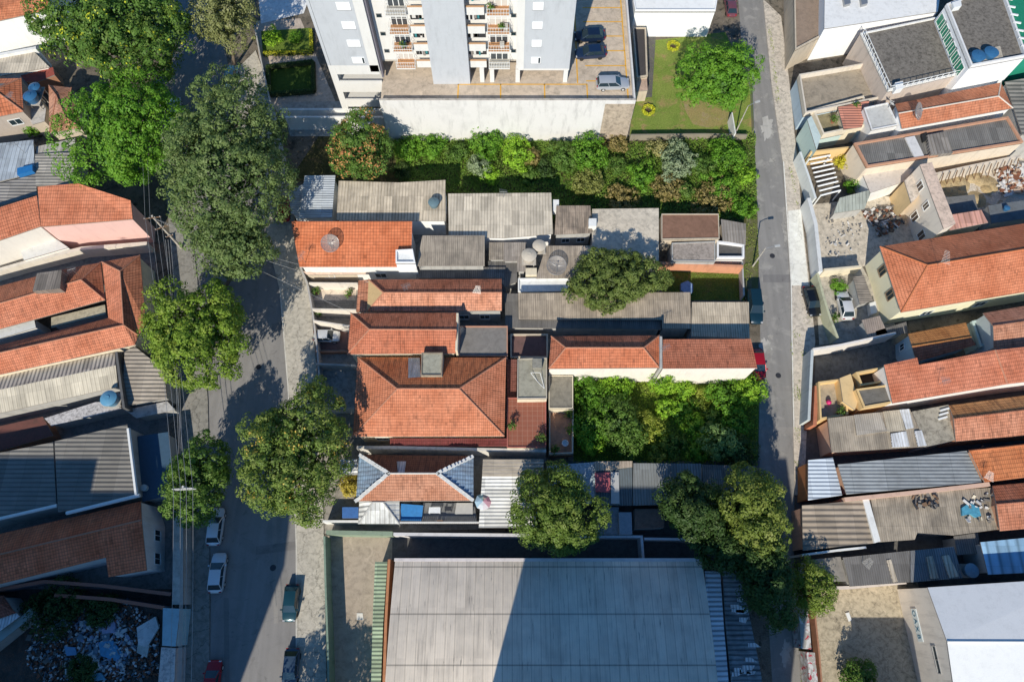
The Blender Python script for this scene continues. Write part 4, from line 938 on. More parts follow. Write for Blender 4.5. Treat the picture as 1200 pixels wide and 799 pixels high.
shed('shed', 'narrow pinkish lean-to along the foot of the bright red house', 'shed', '355,318 433,316 433,321 360,322', (2.6, 2.6, 2.4, 2.4), BEIGE, concrete((.45, .32, .25), .5), GM)
shed('house', 'flat grey corrugated roof beside the bright red roof, below the beige row', 'house', '495,276 568,276 568,311.5 488,311.5', (4.9, 4.9, 4.3, 4.3), GREYW, C_GRY, GM, vdir=N_)
shed('house', 'small grey corrugated roof between the wide beige house and the tanks', 'house', '573,284 617,284 617,304 573,304.5', (3.4, 3.4, 3.2, 3.2), GREYW, C_GRY, GM, vdir=N_)
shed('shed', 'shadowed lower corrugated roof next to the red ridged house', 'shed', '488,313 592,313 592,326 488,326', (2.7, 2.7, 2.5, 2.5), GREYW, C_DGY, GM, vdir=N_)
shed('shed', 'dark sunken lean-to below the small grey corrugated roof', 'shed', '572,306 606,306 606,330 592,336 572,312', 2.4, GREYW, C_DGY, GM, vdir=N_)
shed('house', 'grey brown corrugated roof with a wide grey dish, beside the dense dark tree', 'house', '640,288 696,288 696,326 628,326', (3.6, 3.6, 3.3, 3.3), GREYW, corr((.32, .265, .21), .26, .55, depth=.05), GM, vdir=N_)
shed('house', 'grey brown corrugated strip left of the cream water tank', 'house', '590,284 616,284 616,318 606,318 606,306 590,306', (3.5, 3.5, 3.2, 3.2, 3.3, 3.3), GREYW, corr((.30, .26, .225), .26, .45, depth=.05), GM, vdir=N_)
B = slab('shed', 'long white terrace strip below the dish roof', 'shed', '607,327 667,326 667,342 607,343', 2.6, WHITE, plaster((.70, .70, .68), .35), par=.25)
tank('large cream concrete tank standing between the two grey brown roofs', 620, 298, 3.9, .95, 1.2, TANKC, zb=2.9)
tank('second cream tank just behind the large one, in its shadow', 632, 287, 3.9, .85, 1.0, TANKC, zb=3.4)
dish('wide shallow grey dish lying on the grey brown roof by the dense tree', 652, 312, 3.8, 1.3, 0, 14, zb=3.2)
junk('cream cupboard under the large cream tank', 'cupboard', 'cupboard', '616,314 629,314 629,322 616,322', 2.6, 3.3, CREAM)
B = shed('house', 'small house with weathered brown corrugated roof and grey front', 'house', '652,241 692,241 694,273 650,275', (3.8, 3.8, 3.5, 3.5), GREYW, corr((.30, .235, .18), .3, .8, depth=.06), GM, vdir=N_)
wins(B, 'S', [(.3, .9, 1.0, 1.0), (.75, .9, 1.0, 1.0)])
junk('white box standing on the gap beside the weathered brown roof', 'roof_box', 'box', '690,256 699,256 699,265 690,265', 3.2, 4.2, WPAINT); junk('white box on the wide beige roof corner by the gap', 'roof_box', 'box', '648,234 655,234 655,247 648,247', 2.6, 3.6, WPAINT)
slab('house', 'cracked flat concrete roof half covered by the tree shadow', 'house', '694,245 772,244 772,306 694,308', 3.2, GREYW, concrete((.42, .37, .30), .55, .25, dark=(.12, .11, .10)), par=.0, pt=.2)
slab('house', 'flat rusty brown roofed house at the edge of the overgrown lot', 'house', '775,251 842,251 843,280 775,281', 3.1, BEIGE, concrete((.17, .095, .065), .45, .1, dark=(.08, .045, .03)), par=.12, pt=.12, vdir=N_)
shed('shed', 'grey ribbed lean-to roof nearest the lane below the lot', 'shed', '845,257 874,262 874,287 847,282', (2.9, 2.8, 2.5, 2.6), BEIGE, corr((.22, .195, .17), .4, .4, depth=.09), GM, vdir=N_)
slab('house', 'small flat grey slab roof above the orange garden wall', 'house', '787,285 838,283 838,307 787,306', 2.8, GREYW, concrete((.27, .23, .20), .7, .4), par=.1, pt=.15)
slab('shed', 'tiny white walled yard hut with an open roof by the lane', 'shed', '839,284 871,288 871,304 839,304', 2.0, WHITE, concrete((.08, .075, .07), .5), par=.5, pt=.25, pmat=plaster((.74, .73, .72), .3))
freewall('peeling orange garden wall along the lawn of the small plot', '773,308 871,312', 2.0, plaster((.58, .27, .16), .5), .35); freewall('grey wall closing the small lawn on the lane side', '870,306 872,346', 1.6, GREYW)
junk('crumpled pale blue sheet lying on the small lawn', 'tarpaulin', 'tarpaulin', '798,332 806,329 812,333 812,342 804,344 798,340', 0.0, .7, plain((.22, .32, .5), .6, var=.5))
# twin ridged houses
B = bld('house', 'long house with weathered red ridge roof and a beige plastered hip end', 'house',
 dict(a=(432, 327.5, 4.3), b=(588, 327, 4.3), c=(588, 364, 4.3), d=(430, 365, 4.3), e=(449.5, 343, 5.6), f=(588, 343, 5.6), g=(420, 329, 3.9), h=(417.5, 366, 3.9), i=(432, 327.5, 3.95), j=(430, 365, 3.95)), 'abfe cdef dae gijh', 'abfcdhg', GREYW,
 [T_BRN, tile((.58, .24, .13), .5, moss=.3, seed=4.), plaster((.52, .37, .19), .4)], group=GM, fm=[0, 1, 2, 1], caps='ef ae de', capmat=HIPR)
wins(B, 'S', [(.72, 1.2, 1.2, 1.2), (.88, 1.2, 1.2, 1.2)])
B = hip('house', 'salmon roofed house with shade painted on its back slope, pressed against the large hip roof', 'house', '411,367 536,366.5 534,414 407,415', '433,386 535,386.5', 5.7, 7.0, CREAM, [T_SAL, T_BRN], GM, ends='hg', fm=[1, 0, 0], inset=.3, capmat=HIPR)  # back slope tiled darker, shade painted into the tile
mb = MB(); c0, c1 = P(535.5, 366.5, 5.8), P(534, 415, 5.8); mb.box(c0.x-.02, c0.x+.25, c1.y+.3, c0.y-.3, 4.0, 6.4); mb.build('gable_wall', CREAM, B.root)
slab('house', 'flat dark grey felted roof between salmon roof and long grey sheds', 'house', '539,382.5 595,382.5 595,418 537,418', 4.2, GREYW, concrete((.15, .14, .13), .35, .1, dark=(.06, .055, .05)), par=.22, pt=.14, pmat=plaster((.42, .22, .15), .5), vdir=N_)
shed('house', 'long grey brown corrugated roof below the dense dome tree', 'house', '607,343.5 668,343 809,342.5 809.5,385 776,385 776,374.5 659,374.5 608,374', (3.9,)*3+(3.5,)*5, GREYW, corr((.33, .27, .205), .28, .55, depth=.06), GM, vdir=N_)
shed('shed', 'dark corrugated strip standing for the shade along the foot of the long grey roof', 'shed', '592,344 607,344 608,375 775,376 775,386 592,384', 2.9, GREYW, C_DGY, GM, vdir=N_)  # dark sheeting carries the shade cast by the red hip roof in its colour
shed('house', 'beige corrugated roof at the lane end, next to the dark parked van', 'house', '811,354 877.5,354 878.5,396 810,394', (3.9, 3.9, 3.4, 3.4), GREYW, corr((.43, .36, .27), .3, .45, depth=.06), GM, vdir=N_)
WW = plaster((.74, .68, .62), .22)
B = hip('house', 'red hip roofed house with tall white wall facing the walled garden', 'house', '646,394 773,393 772.5,431 643,432', '663,407.5 754,407.5', 6.0, 7.2, WW, [T_RED, T_BRN], GM, ends='hh', inset=.12, fm=[1, 0, 0, 1], capmat=HIPR)  # north slope's shade is painted by the browner tile, west hip too
B = shed('house', 'brown red single slope roof with tall white wall at the lane corner', 'house', '776.5,397.5 880,397 887.5,431.5 776.5,432', (5.7, 5.7, 6.4, 6.4), WW, tile((.46, .15, .075), .4, moss=.3, seed=6.), GM, inset=.1, rim=WHITE)
freewall('narrow parapet strip between the white walled pair', '774.6,394 774.6,431', 6.6, GREYW, .3)
antenna('aerial on the party wall of the white walled pair', 776, 412, 6.7, 1.8, 20)
slab('shed', 'dark red roofed passage between the felted roof and the red hip roof', 'shed', '598,392 642,392 642,420 598,420', 2.2, BEIGE, concrete((.12, .07, .065), .5), par=.3, pt=.2)
# big hip roof
B = hip('house', 'largest orange hip roof of the block with a square concrete tank box', 'house', '419,418.5 593,419 591,511 413.5,511.5', '465.5,455.5 538,455.5', 4.8, 7.2, CREAM, [tile((.56, .19, .09), .35, moss=.25, seed=1.), tile((.52, .16, .06), .6, moss=.45, seed=8.)], GM, inset=.45, fm=[1, 0, 0, 0], capmat=HIPR, rim=plain((.6, .55, .48), .7))
wins(B, 'S', [(.15, 1.2, 1.4, 1.3), (.4, 1.2, 1.4, 1.3), (.65, 1.2, 1.4, 1.3)])
q = poly('494,413 519,413 518,440 493,440', 6.9); mb = MB().prism(q, 5.0, 6.8); mb.build('tank_box', concrete((.26, .25, .2), .5), B.roof)
q = [Vector((p.x, p.y, 0)) for p in q]; MB().ring(q, .14, 6.8, 6.95).build('tank_rim', concrete((.20, .16, .12), .5), B.roof)
a = P(478, 419, 5.55); b = P(492, 443, 6.75); mb = MB(); pts = [P(478.5, 419.5, 5.0), P(492, 419.5, 5.0), P(493, 442, 6.55), P(478.5, 443, 6.62)]
mb.face([p+Vector((0, 0, .09)) for p in pts], 0, planar(pts)); mb.build('metal_patch', corr((.42, .42, .42), .3, .4, .3), B.roof)
shed('porch', 'dark maroon porch roof along the foot of the largest hip roof', 'porch', '457,513.5 600,513.5 600,523 457,523', (3.2, 3.2, 2.9, 2.9), CREAM, tile((.15, .035, .03), .3, moss=.2, seed=2.), GM)
freewall('weathered white wall between the maroon porch and the slate cornered house', '418,524 462,524 640,528', 3.0, plaster((.62, .59, .54), .6), .35)
B = slab('house', 'brown tiled roof terrace with pale grid joints beside the largest hip roof', 'house', '594,466 640,466 640,524.5 594,524.5', 3.7, CREAM, gridtile((.30, .105, .065), (.46, .30, .22), .62), par=.12, pt=.14, pmat=plaster((.38, .13, .10), .4))
slab('house', 'square grey slab roof above the gridded terrace', 'house', '606.5,420.5 641,419.5 641,467 606,467.5', 5.2, CREAM, concrete((.25, .235, .185), .45, .2), par=.14, pt=.12, pmat=plaster((.45, .40, .33), .4))
junk('small dark tank hatch at the top of the square grey slab roof', 'roof_hatch', 'roof hatch', '624,420 635,420 635,431 624,431', 5.2, 6.2, concrete((.2, .19, .16), .5))
mb = MB(); p0 = P(622, 436.5, 5.75); p1 = P(633, 436.5, 5.75)
ro = thing('drying_rack', 'thin white folding frame lying on the square grey slab roof', 'drying rack', P(628, 445, 5.2)); [mb.tube([a, b], .035, 0, 5) for a, b in ((p0, p1), (P(622, 437, 5.7), P(630, 447, 5.25)), (P(630, 447, 5.25), P(638, 455, 5.25)), (P(633, 437, 5.7), P(638, 455, 5.25)))]; mb.build('frame', WPAINT, ro)
shed('shed', 'narrow dark red tiled side roof between hip roof and grey slab', 'shed', '594,421 605.5,421 605,466 594,466', 3.1, CREAM, tile((.22, .08, .055), .5, seed=3.), GM, vdir=E_)
slab('shed', 'small dark flat slab at the corner of the walled garden', 'shed', '643,440 671.5,440 671.5,478.5 643,478.5', 3.3, CREAM, concrete((.17, .155, .125), .5, .2), par=.12, pt=.1)
B = slab('shed', 'sunken terracotta paved terrace beside the walled garden', 'terrace', '643,481 671.5,481 671,533 643,534', 1.2, BRICK, concrete((.36, .20, .13), .45, .1), par=1.0, pt=.16, pmat=BEIGE)
lathe_thing('wash_basin', 'round white basin on the sunken terracotta terrace', 'basin', 662, 520, 1.2, [(0, 0), (.3, 0), (.42, .5), (.34, .5), (.25, .2), (0, .2)], WPAINT)
# slate cornered house
SLATE = tile((.22, .28, .33), .35, row=.32, colw=.5, moss=.2, seed=12.); NORTHR = tile((.25, .09, .04), .7, moss=.5, seed=13.); PALER = tile((.44, .19, .105), .35, moss=.35, seed=14.)  # darker tile for the north slope, paler one for the south
B = hip('house', 'house whose hip ends are slate blue and long slopes red brown', 'house', '421,532.5 555,534 555,586.5 417,587', '455.5,554.5 512.5,554.5', 3.9, 5.6, WHITE, [PALER, NORTHR, SLATE], GM, inset=.3, fm=[1, 0, 2, 2], capmat=HIPW, rim=WHITE)
pts = [P(465, 540.5, 4.55), P(476, 540.5, 4.55), P(474, 554, 5.55), P(466.5, 554, 5.55)]; mb = MB(); mb.face([p+Vector((0, 0, .09)) for p in pts], 0, planar(pts)); mb.build('metal_patch', corr((.40, .38, .36), .3, .3), B.roof)
for (u0, v0), (u1, v1), nn in (((455.5, 554.5), (418, 586.5), 9), ((512.5, 554.5), (554, 586), 9), ((422, 533.5), (455.5, 554.5), 9), ((554, 535), (512.5, 554.5), 9)):
    cm = MB()
    for k in range(nn):
        f = (k+.5)/nn; p = P(u0, v0, 5.6 if v0 > 550 else 3.9).lerp(P(u1, v1, 3.9 if v0 > 550 else 5.6), f); T = Matrix.Translation(p+Vector((0, 0, .10))) @ Matrix.Rotation(.6*(1 if (u1-u0)*(v1-v0) > 0 else -1)*-1, 4, 'Z')
        s = random.uniform(.25, .55); cm.box(-s, s, -.2, .2, -.06, .06, 0, T)
    cm.build('mortar_cap', plain((.68, .68, .66), .8, var=.3), B.roof)
hip('porch', 'little white ribbed porch roof in front of the slate cornered house', 'porch', '421,588 468,588 468,613.5 420,613.5', '437,588.2 449,588.2', 3.1, 3.9, WHITE, corr((.58, .57, .54), .55, .5, depth=.1), GM, ends='hh', inset=.15, capmat=plain((.45, .44, .42), .6))
shed('awning', 'bright blue awning between the white porch and the roof yard', 'awning', '470,590 496,592 494,610.5 469,610', (3.0, 3.0, 2.6, 2.6), WHITE, plain((.02, .17, .42), .55, var=.35), GM)
shed('awning', 'blue awning behind the shrub beside the white ribbed porch', 'awning', '401,594 420,594 420,607 401,607', (2.7, 2.7, 2.4, 2.4), GREYW, plain((.02, .10, .30), .55, var=.35), GM)
B = slab('terrace', 'cluttered grey roof terrace with a white balustrade', 'terrace', '496,589 556,589 559,612 494,612', 2.4, GREYW, concrete((.13, .13, .13), .5), par=0)
bl = MB(); a, b = P(468, 612, 3.1), P(562, 614, 3.1); n = 40
for k in range(n): x = a.x+(b.x-a.x)*k/(n-1); bl.box(x-.06, x+.06, a.y-.06, a.y+.06, 2.4, 3.05)
bl.box(a.x, b.x, a.y-.1, a.y+.1, 3.05, 3.15); bl.build('balustrade', plaster((.6, .58, .54), .3), B.root)
for s, l, nm, m in (('503,594 516,594 516,601 502,601', 'white table on the cluttered roof terrace', 'table', WPAINT), ('535,589 554,589 554,602 533,602', 'pale garden bench set at the terrace corner under the umbrella', 'bench', plain((.5, .47, .42), .6)), ('512,609 519,609 519,612 512,612', 'wooden stool against the terrace balustrade', 'stool', WOOD), ('521,593 529,593 529,598 521,598', 'dark crate beside the white table on the terrace', 'crate', DARKM)):
    q = poly(s, 3.1); r0 = thing(nm, l, nm, Vector((q[0].x, q[0].y, 2.4))); MB().prism(q, 3.04, 3.1).build('top', m, r0)
    for p in q:
        c = sum((Vector(t) for t in q), Vector())/4; e = Vector(p).lerp(c, .12); MB().box(e.x-.04, e.x+.04, e.y-.04, e.y+.04, 2.4, 3.04).build('leg', m, r0)
umbrella('large parasol with blue, pink and white segments beside the white shed', 566, 587, 3.9, 1.0, [(.55, .25, .3), (.55, .40, .32), (.30, .42, .38), (.32, .45, .55), (.34, .48, .58), (.52, .55, .58), (.56, .52, .56), (.58, .32, .38)])
B = shed('shed', 'white corrugated shed roof with beige upper strip, next to the parasol', 'shed', '566,538 637,538 637,558 636,618 561,618 565,558', (3.9, 3.9, 3.75, 3.2, 3.2, 3.75), GREYW, corr((.56, .55, .52), .42, .3, depth=.10, lap=3.2), GM, vdir=E_)
pts = [P(566, 538, 3.9), P(637, 538, 3.9), P(637, 558, 3.75), P(565, 558, 3.75)]; mb = MB(); mb.face([p+Vector((0, 0, .03)) for p in pts], 0, planar(pts, E_)); mb.build('beige_sheet', corr((.36, .31, .25), .42, .4, depth=.09), B.roof)
shed('awning', 'white striped lattice awning by the yellowish tree', 'awning', '397,538 419,538 419,556 398,556', 2.6, GREYW, corr((.62, .62, .6), .45, .3, depth=.1), GM, vdir=E_)
# front yards along the avenue
FW = plaster((.66, .60, .53), .4)
freewall('cream yard wall in front of the red ridged house, highest of the front yards', '362,331.5 419,332', 1.9, FW); freewall('cream yard wall in the middle of the front yards', '366,362 417,363', 2.2, FW)
freewall('cream yard wall beside the small white car', '367,375.5 410,382', 2.2, FW); freewall('reddish low kerb wall south of the small white car', '370,412 408,412', .7, BRICK)
freewall('front wall with gates following the pavement', '345,263 352,313 360,332 366,365 372,412 376,470', 1.7, plaster((.42, .40, .38), .6), .22)
patch('yard', '364,337 418,337 417,352 364,352', .03, concrete((.50, .42, .34), .4, .6, dark=(.15, .12, .1))); patch('yard', '372,388 408,388 408,410 372,410', .03, concrete((.16, .09, .075), .5))
car('small white car tucked in a narrow red paved front yard', 383, 394, 0.0, 3.5, 1.6, 1.45, (.72, .72, .70))
freewall('stained wall between two shaded front yards beside the big hip roof', '370,426 418,428', 2.2, plaster((.4, .38, .36), .7)); freewall('stained wall below the shaded front yard by the street tree', '372,478 416,478', 2.2, plaster((.45, .43, .41), .7))
patch('yard', '372,430 416,430 416,478 372,478', .03, concrete((.27, .26, .24), .7, .4))
# yards east of the white shed
shed('shed', 'jumble of pale tarpaulins on the lean-to below the terrace', 'shed', '641,545 700,541 700,556 697,590 641,590', 2.7, GREYW, concrete((.30, .36, .40), .95, .2, dark=(.03, .06, .08), scale=3.), GM)
shed('shed', 'pink patched shed roof with beige painted sunlit top, in half shade', 'shed', '698,541 741,540 741,592 698,592', (3.1, 3.1, 2.8, 2.8), GREYW, corr((.10, .12, .13), .3, .4), GM, vdir=N_)
for s, m, nm in (('697,540.5 741,540 741,547 697,552', corr((.42, .34, .26), .3, .4), 'beige_sheet'), ('697,553.5 715,553.5 715,577 698,576', plain((.40, .10, .12), .7, var=.4), 'pink_sheet'), ('716,553 725,553 726,590 716,590', plain((.45, .45, .44), .6), 'white_sheet')):
    q = poly(s, 3.2); r0 = thing('roof_sheet', {'beige_sheet': 'beige strip painted for the sunlit top of the half shaded shed', 'pink_sheet': 'faded pink sheet lying on the half shaded shed roof', 'white_sheet': 'long white sheet beside the pink one'}[nm], 'roof sheet', q[0]); mb = MB(); mb.prism(q, 3.14, 3.2); mb.build('sheet', m, r0)  # the beige one is the sunlit end of the roof, painted lighter
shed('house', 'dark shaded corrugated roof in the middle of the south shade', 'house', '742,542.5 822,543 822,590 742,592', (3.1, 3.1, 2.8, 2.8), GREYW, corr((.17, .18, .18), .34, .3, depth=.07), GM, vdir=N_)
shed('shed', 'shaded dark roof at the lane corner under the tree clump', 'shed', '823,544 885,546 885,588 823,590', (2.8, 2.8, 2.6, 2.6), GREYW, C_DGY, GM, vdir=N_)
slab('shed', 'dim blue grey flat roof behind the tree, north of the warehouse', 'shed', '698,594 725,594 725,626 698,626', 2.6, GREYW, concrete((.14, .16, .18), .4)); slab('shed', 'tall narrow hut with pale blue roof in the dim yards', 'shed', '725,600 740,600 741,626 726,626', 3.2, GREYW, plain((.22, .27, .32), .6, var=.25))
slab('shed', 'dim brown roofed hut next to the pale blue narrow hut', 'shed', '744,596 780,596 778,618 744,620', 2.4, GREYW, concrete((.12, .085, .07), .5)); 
PW = plaster((.50, .53, .56), .4)
freewall('white topped wall behind the warehouse, with a spur toward it', '640,628.5 752,628.5 754,655', 2.4, PW, .28, group='walls behind the warehouse'); freewall('white topped wall behind the warehouse, nearest the lane clump', '755,631 800,631.5 822,634', 2.4, PW, .28, group='walls behind the warehouse')
freewall('pale wall top along the lit yard behind the warehouse', '461,625.5 640,627', 2.6, plaster((.62, .60, .60), .4), .35, group='walls behind the warehouse'); freewall('green painted wall closing the open yard at its top end', '382,623.5 460,625', 2.4, plaster((.24, .30, .22), .5), .5); freewall('green painted wall along the pavement beside the open yard', '380,628 381.5,690 384,760 386,860', 2.6, plaster((.20, .27, .21), .5), .22)
freewall('white yard wall in front of the slate cornered house', '378,610.5 420,610.5', 2.0, WHITE, .25)
# warehouse: arched roof, ribs north-south
def warehouse():
    zc, ze = 6.1, 4.3; y0 = P(600, 657, ze).y; x0 = P(463, 657, ze).x; x1 = P(823, 663, ze).x; yc = y0-14; n = 22
    root = thing('warehouse', 'wide warehouse with a pale arched sheet metal roof', 'warehouse', ((x0+x1)/2, y0-13, 0))
    n2 = NT('arched_sheet'); uv, u, v = n2.uv(); pos = n2.pos()
    c = (.86, .74, .60); wn = n2.n('ShaderNodeTexWhiteNoise'); cell = n2.n('ShaderNodeCombineXYZ'); n2.l(n2.math('FLOOR', n2.math('DIVIDE', u, 1.02)), cell.inputs[0]); n2.l(n2.math('FLOOR', n2.math('DIVIDE', v, 5.0)), cell.inputs[1]); n2.l(cell.outputs[0], wn.inputs[0])
    base = n2.ramp(wn.outputs['Value'], [(0, sc(c, .93)), (1, sc(c, 1.05))])
    mp = n2.n('ShaderNodeMapping'); mp.inputs['Scale'].default_value = (2.4, .16, 1); n2.l(uv, mp.inputs[0])
    base = n2.mix(n2.math('MULTIPLY', n2.ramp(n2.noise(mp.outputs[0], 1.0, 6, .7), [(.52, 0), (.75, 1)]), .55), base, (.14, .115, .095))
    base = n2.mix(n2.math('MULTIPLY', n2.ramp(n2.noise(pos, .35, 5, .6), [(.4, 0), (.75, 1)]), .35), base, (.24, .22, .20))
    m3 = n2.n('ShaderNodeMapping'); m3.inputs['Scale'].default_value = (3.2, .22, 1); n2.l(uv, m3.inputs[0])
    base = n2.mix(n2.math('MULTIPLY', n2.ramp(n2.noise(m3.outputs[0], 1.6, 5, .6), [(.64, 0), (.70, 1)]), .75), base, (.085, .075, .07))
    fu = n2.math('FRACT', n2.math('DIVIDE', u, 1.02)); base = n2.mix(.7, base, n2.ramp(fu, [(0, .55), (.05, .75), (.10, 1), (.92, 1), (1, .75)]), 'MULTIPLY')
    f2 = n2.math('FRACT', n2.math('DIVIDE', u, .255)); base = n2.mix(.35, base, n2.ramp(f2, [(0, .7), (.3, 1), (1, 1)]), 'MULTIPLY')
    fv = n2.math('FRACT', n2.math('DIVIDE', n2.math('ADD', v, .7), 5.0)); base = n2.mix(.75, base, n2.ramp(fv, [(0, .30), (.018, .45), (.03, 1), (.985, 1), (1, .5)]), 'MULTIPLY')
    n2.bump(n2.math('MULTIPLY', n2.math('SINE', n2.math('MULTIPLY', fu, 6.2832)), .02), 1.0, .6); SM = n2.out(base, .55, .15, .4)
    mb = MB(); pr = []; s = 0.0
    for k in range(n+1):
        y = y0-28*k/n; z = ze+(zc-ze)*(1-((y-yc)/14)**2)
        if pr: s += math.hypot(y-pr[-1][0], z-pr[-1][1])
        pr.append((y, z, s))
    for (ya, za, sa), (yb, zb, sb) in zip(pr, pr[1:]): mb.face([(x0, ya, za), (x0, yb, zb), (x1, yb, zb), (x1, ya, za)], 0, [(x0, -sa), (x0, -sb), (x1, -sb), (x1, -sa)])
    mb.build('roof', SM, root, smooth=True)
    e = MB().box(x0-.1, x1+.1, y0-.05, y0+.3, ze-.25, ze+.03); e.build('gutter', plaster((.6, .55, .54), .4), root)
    wl = MB()
    for x in (x0+.15, x1-.15):
        wl.face([(x, y0-.1, 0)]+[(x, y, z-.05) for y, z, _ in pr]+[(x, y0-28, 0)])
    wl.face([(x0+.15, y0-.1, 0), (x1-.15, y0-.1, 0), (x1-.15, y0-.1, ze-.05), (x0+.15, y0-.1, ze-.05)]); wl.face([(x0+.15, y0-27.9, 0), (x1-.15, y0-27.9, 0), (x1-.15, y0-27.9, ze-.05), (x0+.15, y0-27.9, ze-.05)])
    wl.build('wall', plaster((.30, .24, .2), .6), root)
warehouse()
shed('awning', 'long narrow green corrugated awning beside the warehouse', 'awning', '439.5,658 454,658 449,730 444,860 433.5,860 436.5,730', 2.9, GREENW, corr((.26, .33, .22), .42, .3, depth=.1), GM, vdir=E_)
freewall('rusty orange wall top between the green awning and the warehouse', '456,655 452,730 448,860', 3.4, plaster((.45, .20, .10), .5), .3, cap=None)
shed('shed', 'blue corrugated side strip along the far edge of the warehouse', 'shed', '826,669 844,669.5 848,730 854,799 858,860 838,860 835,799 830,730', (3.8, 3.2, 3.2, 3.2, 3.2, 3.8, 3.8, 3.8), GREYW, corr((.42, .50, .56), .5, .15, .2, depth=.09, rough=.5), GM, vdir=E_)
shed('shed', 'patchy grey ribbed roof between the blue strip and the lane trees', 'shed', '846,655 862,658 878,720 892,790 900,860 862,860 856,790 850,730', 2.7, GREYW, corr((.20, .22, .23), .5, .8, depth=.09, lap=1.6, dark=(.03, .04, .045)), GM, vdir=E_)
for k in range(16):
    u, v = random.uniform(852, 880), random.uniform(665, 790)
    if u > 846+(v-655)*.24+14: continue
    q = poly(f'{u:.1f},{v:.1f} {u+random.uniform(6,16):.1f},{v:.1f} {u+random.uniform(6,16):.1f},{v+random.uniform(3,7):.1f} {u:.1f},{v+5:.1f}', 2.8); r0 = thing('roof_sheet', 'loose pale patch sheet on the patchy grey ribbed roof', 'roof sheet', q[0], 'loose sheets on the patchy side roof'); MB().prism(q, 2.72, 2.8).build('sheet', C_WHT, r0)
junk('pale square drain cover in the middle of the open yard', 'drain_cover', 'drain cover', '418,718 425,718 426,726 418,726', .02, .06, concrete((.55, .52, .47), .3, 0))
# cars on the avenue and lane
car('white sedan at the kerb, farther along behind the small street tree', 253, 617, math.pi/2+.02, 4.4, 1.75, 1.46, (.74, .75, .77))
car('white sedan parked at the kerb in the big shadow, complete in view', 255, 671, math.pi/2+.03, 4.5, 1.78, 1.46, (.74, .75, .77))
car('teal hatchback parked alone at the sunny kerb', 341, 706, -math.pi/2, 4.1, 1.72, 1.5, (.010, .055, .075))
car('slate blue car at the bottom of the avenue, cut by the frame', 341, 783, -math.pi/2, 4.3, 1.72, 1.5, (.05, .085, .13))
car('red car at the lower frame edge in the avenue shadow', 249, 797, math.pi/2, 4.2, 1.7, 1.48, (.42, .01, .02))
car('white car under the trees, half hidden by the vivid green crown', 205, 128, math.pi/2+.1, 4.3, 1.72, 1.48, (.68, .72, .74))
car('pale teal car peeping out above the huge olive crown', 271, 89, math.pi/2-.05, 4.2, 1.7, 1.5, (.22, .38, .42), suv=True)
car('black car parked on the pavement beside the cream house yard', 951, 353, -math.pi/2+.10, 4.4, 1.78, 1.46, (.008, .010, .014))
car('white car inside the walled yard of the cream house', 990, 358, math.pi/2+.03, 4.2, 1.74, 1.48, (.76, .76, .75))
car('dark teal van parked by the beige corrugated roof at the lane', 884, 360, -math.pi/2-.02, 5.0, 1.85, 2.0, (.008, .035, .055), suv=True)
car('red and dark car parked behind the white walled lane corner', 888.5, 427, -math.pi/2, 4.2, 1.7, 1.5, (.40, .01, .02))
car('pinkish red car at the top of the lane near the flat white workshop', 856, 8, math.pi/2, 4.3, 1.75, 1.48, (.20, .07, .09))
car('red car under the eaves where the huge tree meets the metal lean-to', 333, 245, math.pi/2+.1, 4.1, 1.7, 1.48, (.40, .01, .02))
# street lamp of the lane, poles and cables
pole('concrete street lamp with a white arm leaning over the lane', (897, 291), 5.2, lampdir=(1.2, .2), r=.09, name='street_lamp', cat='street lamp')
pole('street lamp pole at the lane verge near the lawn gate', (877, 124), 6.0, lampdir=(1.0, .4), r=.08, name='street_lamp', cat='street lamp')
pole('concrete cable pole with crossarms beside the pink wall', (178, 253), 8.6, [(.15, 1.1, .15), (2.6, .9, .4), (4.8, .5, .4)], r=.16, name='utility_pole', group='utility poles along the avenue')
pole('cable pole with a pale double crossarm over the small street tree', (214, 570), 10.2, [(.1, 1.15, .06), (.75, 1.15, .06)], r=.15, mat=plain((.55, .54, .52), .7), group='utility poles along the avenue')
A1 = P(179, 254, 8.5); A2 = P(214.5, 570, 10.2); Z1_ = P(208, 900, 10.2); A0 = P(160, -60, 8.6)
for k, (d1, d2) in enumerate(((-1.0, -1.05), (-.35, -.3), (.35, .35), (1.0, 1.05))):
    side = ['outermost on the house side', 'second from the house side', 'second from the road side', 'outermost on the road side'][k]
    wire('upper cable between the two poles, '+side, A1+Vector((d1, 0, 0)), A2+Vector((d2, 0, 0)), .5); wire('upper cable beyond the double crossarm, '+side, A2+Vector((d2, 0, 0)), Z1_+Vector((d2, 0, 0)), .4)
    if k < 2: wire('upper cable running north into the crowns, '+side, A1+Vector((d1, 0, 0)), A0+Vector((d1, 0, 0)), .4)
for k, z in enumerate((6.3, 5.9, 5.5)):
    w0 = ['highest', 'middle', 'lowest'][k]
    wire(f'{w0} of the thick low cables between the poles', P(200-3*k, 281, z), P(214-1.5*k, 574, z), .6, .035); wire(f'{w0} of the thick low cables south of the double crossarm', P(214-1.5*k, 574, z), P(208-k, 900, z), .5, .035)
A3 = P(181, 256, 7.9)
for k, (u, v, z) in enumerate(((352, 318, 4.2), (350, 310, 4.0), (420, 370, 4.4))):
    wire('service cable crossing the avenue to '+['the corner of the red roofed house', 'the eaves of the red roofed house', 'the salmon roofed house'][k], A3, P(u, v, z), .7, .018)

for u, v, z, l, a in ((478, 341, 5.2, 'thin aerial on the weathered red ridge roof, avenue half', 30), (560, 345, 5.0, 'aerial near the square end of the weathered red ridge roof', 80), (690, 300, 3.4, 'short aerial beside the dense dome shaped tree', 10), (540, 392, 4.4, 'aerial at the salmon gable by the felted roof', 45), (590, 232, 4.3, 'aerial over the wide beige corrugated house', 0)):
    antenna(l, u, v, z, 1.6, a, 1.0)

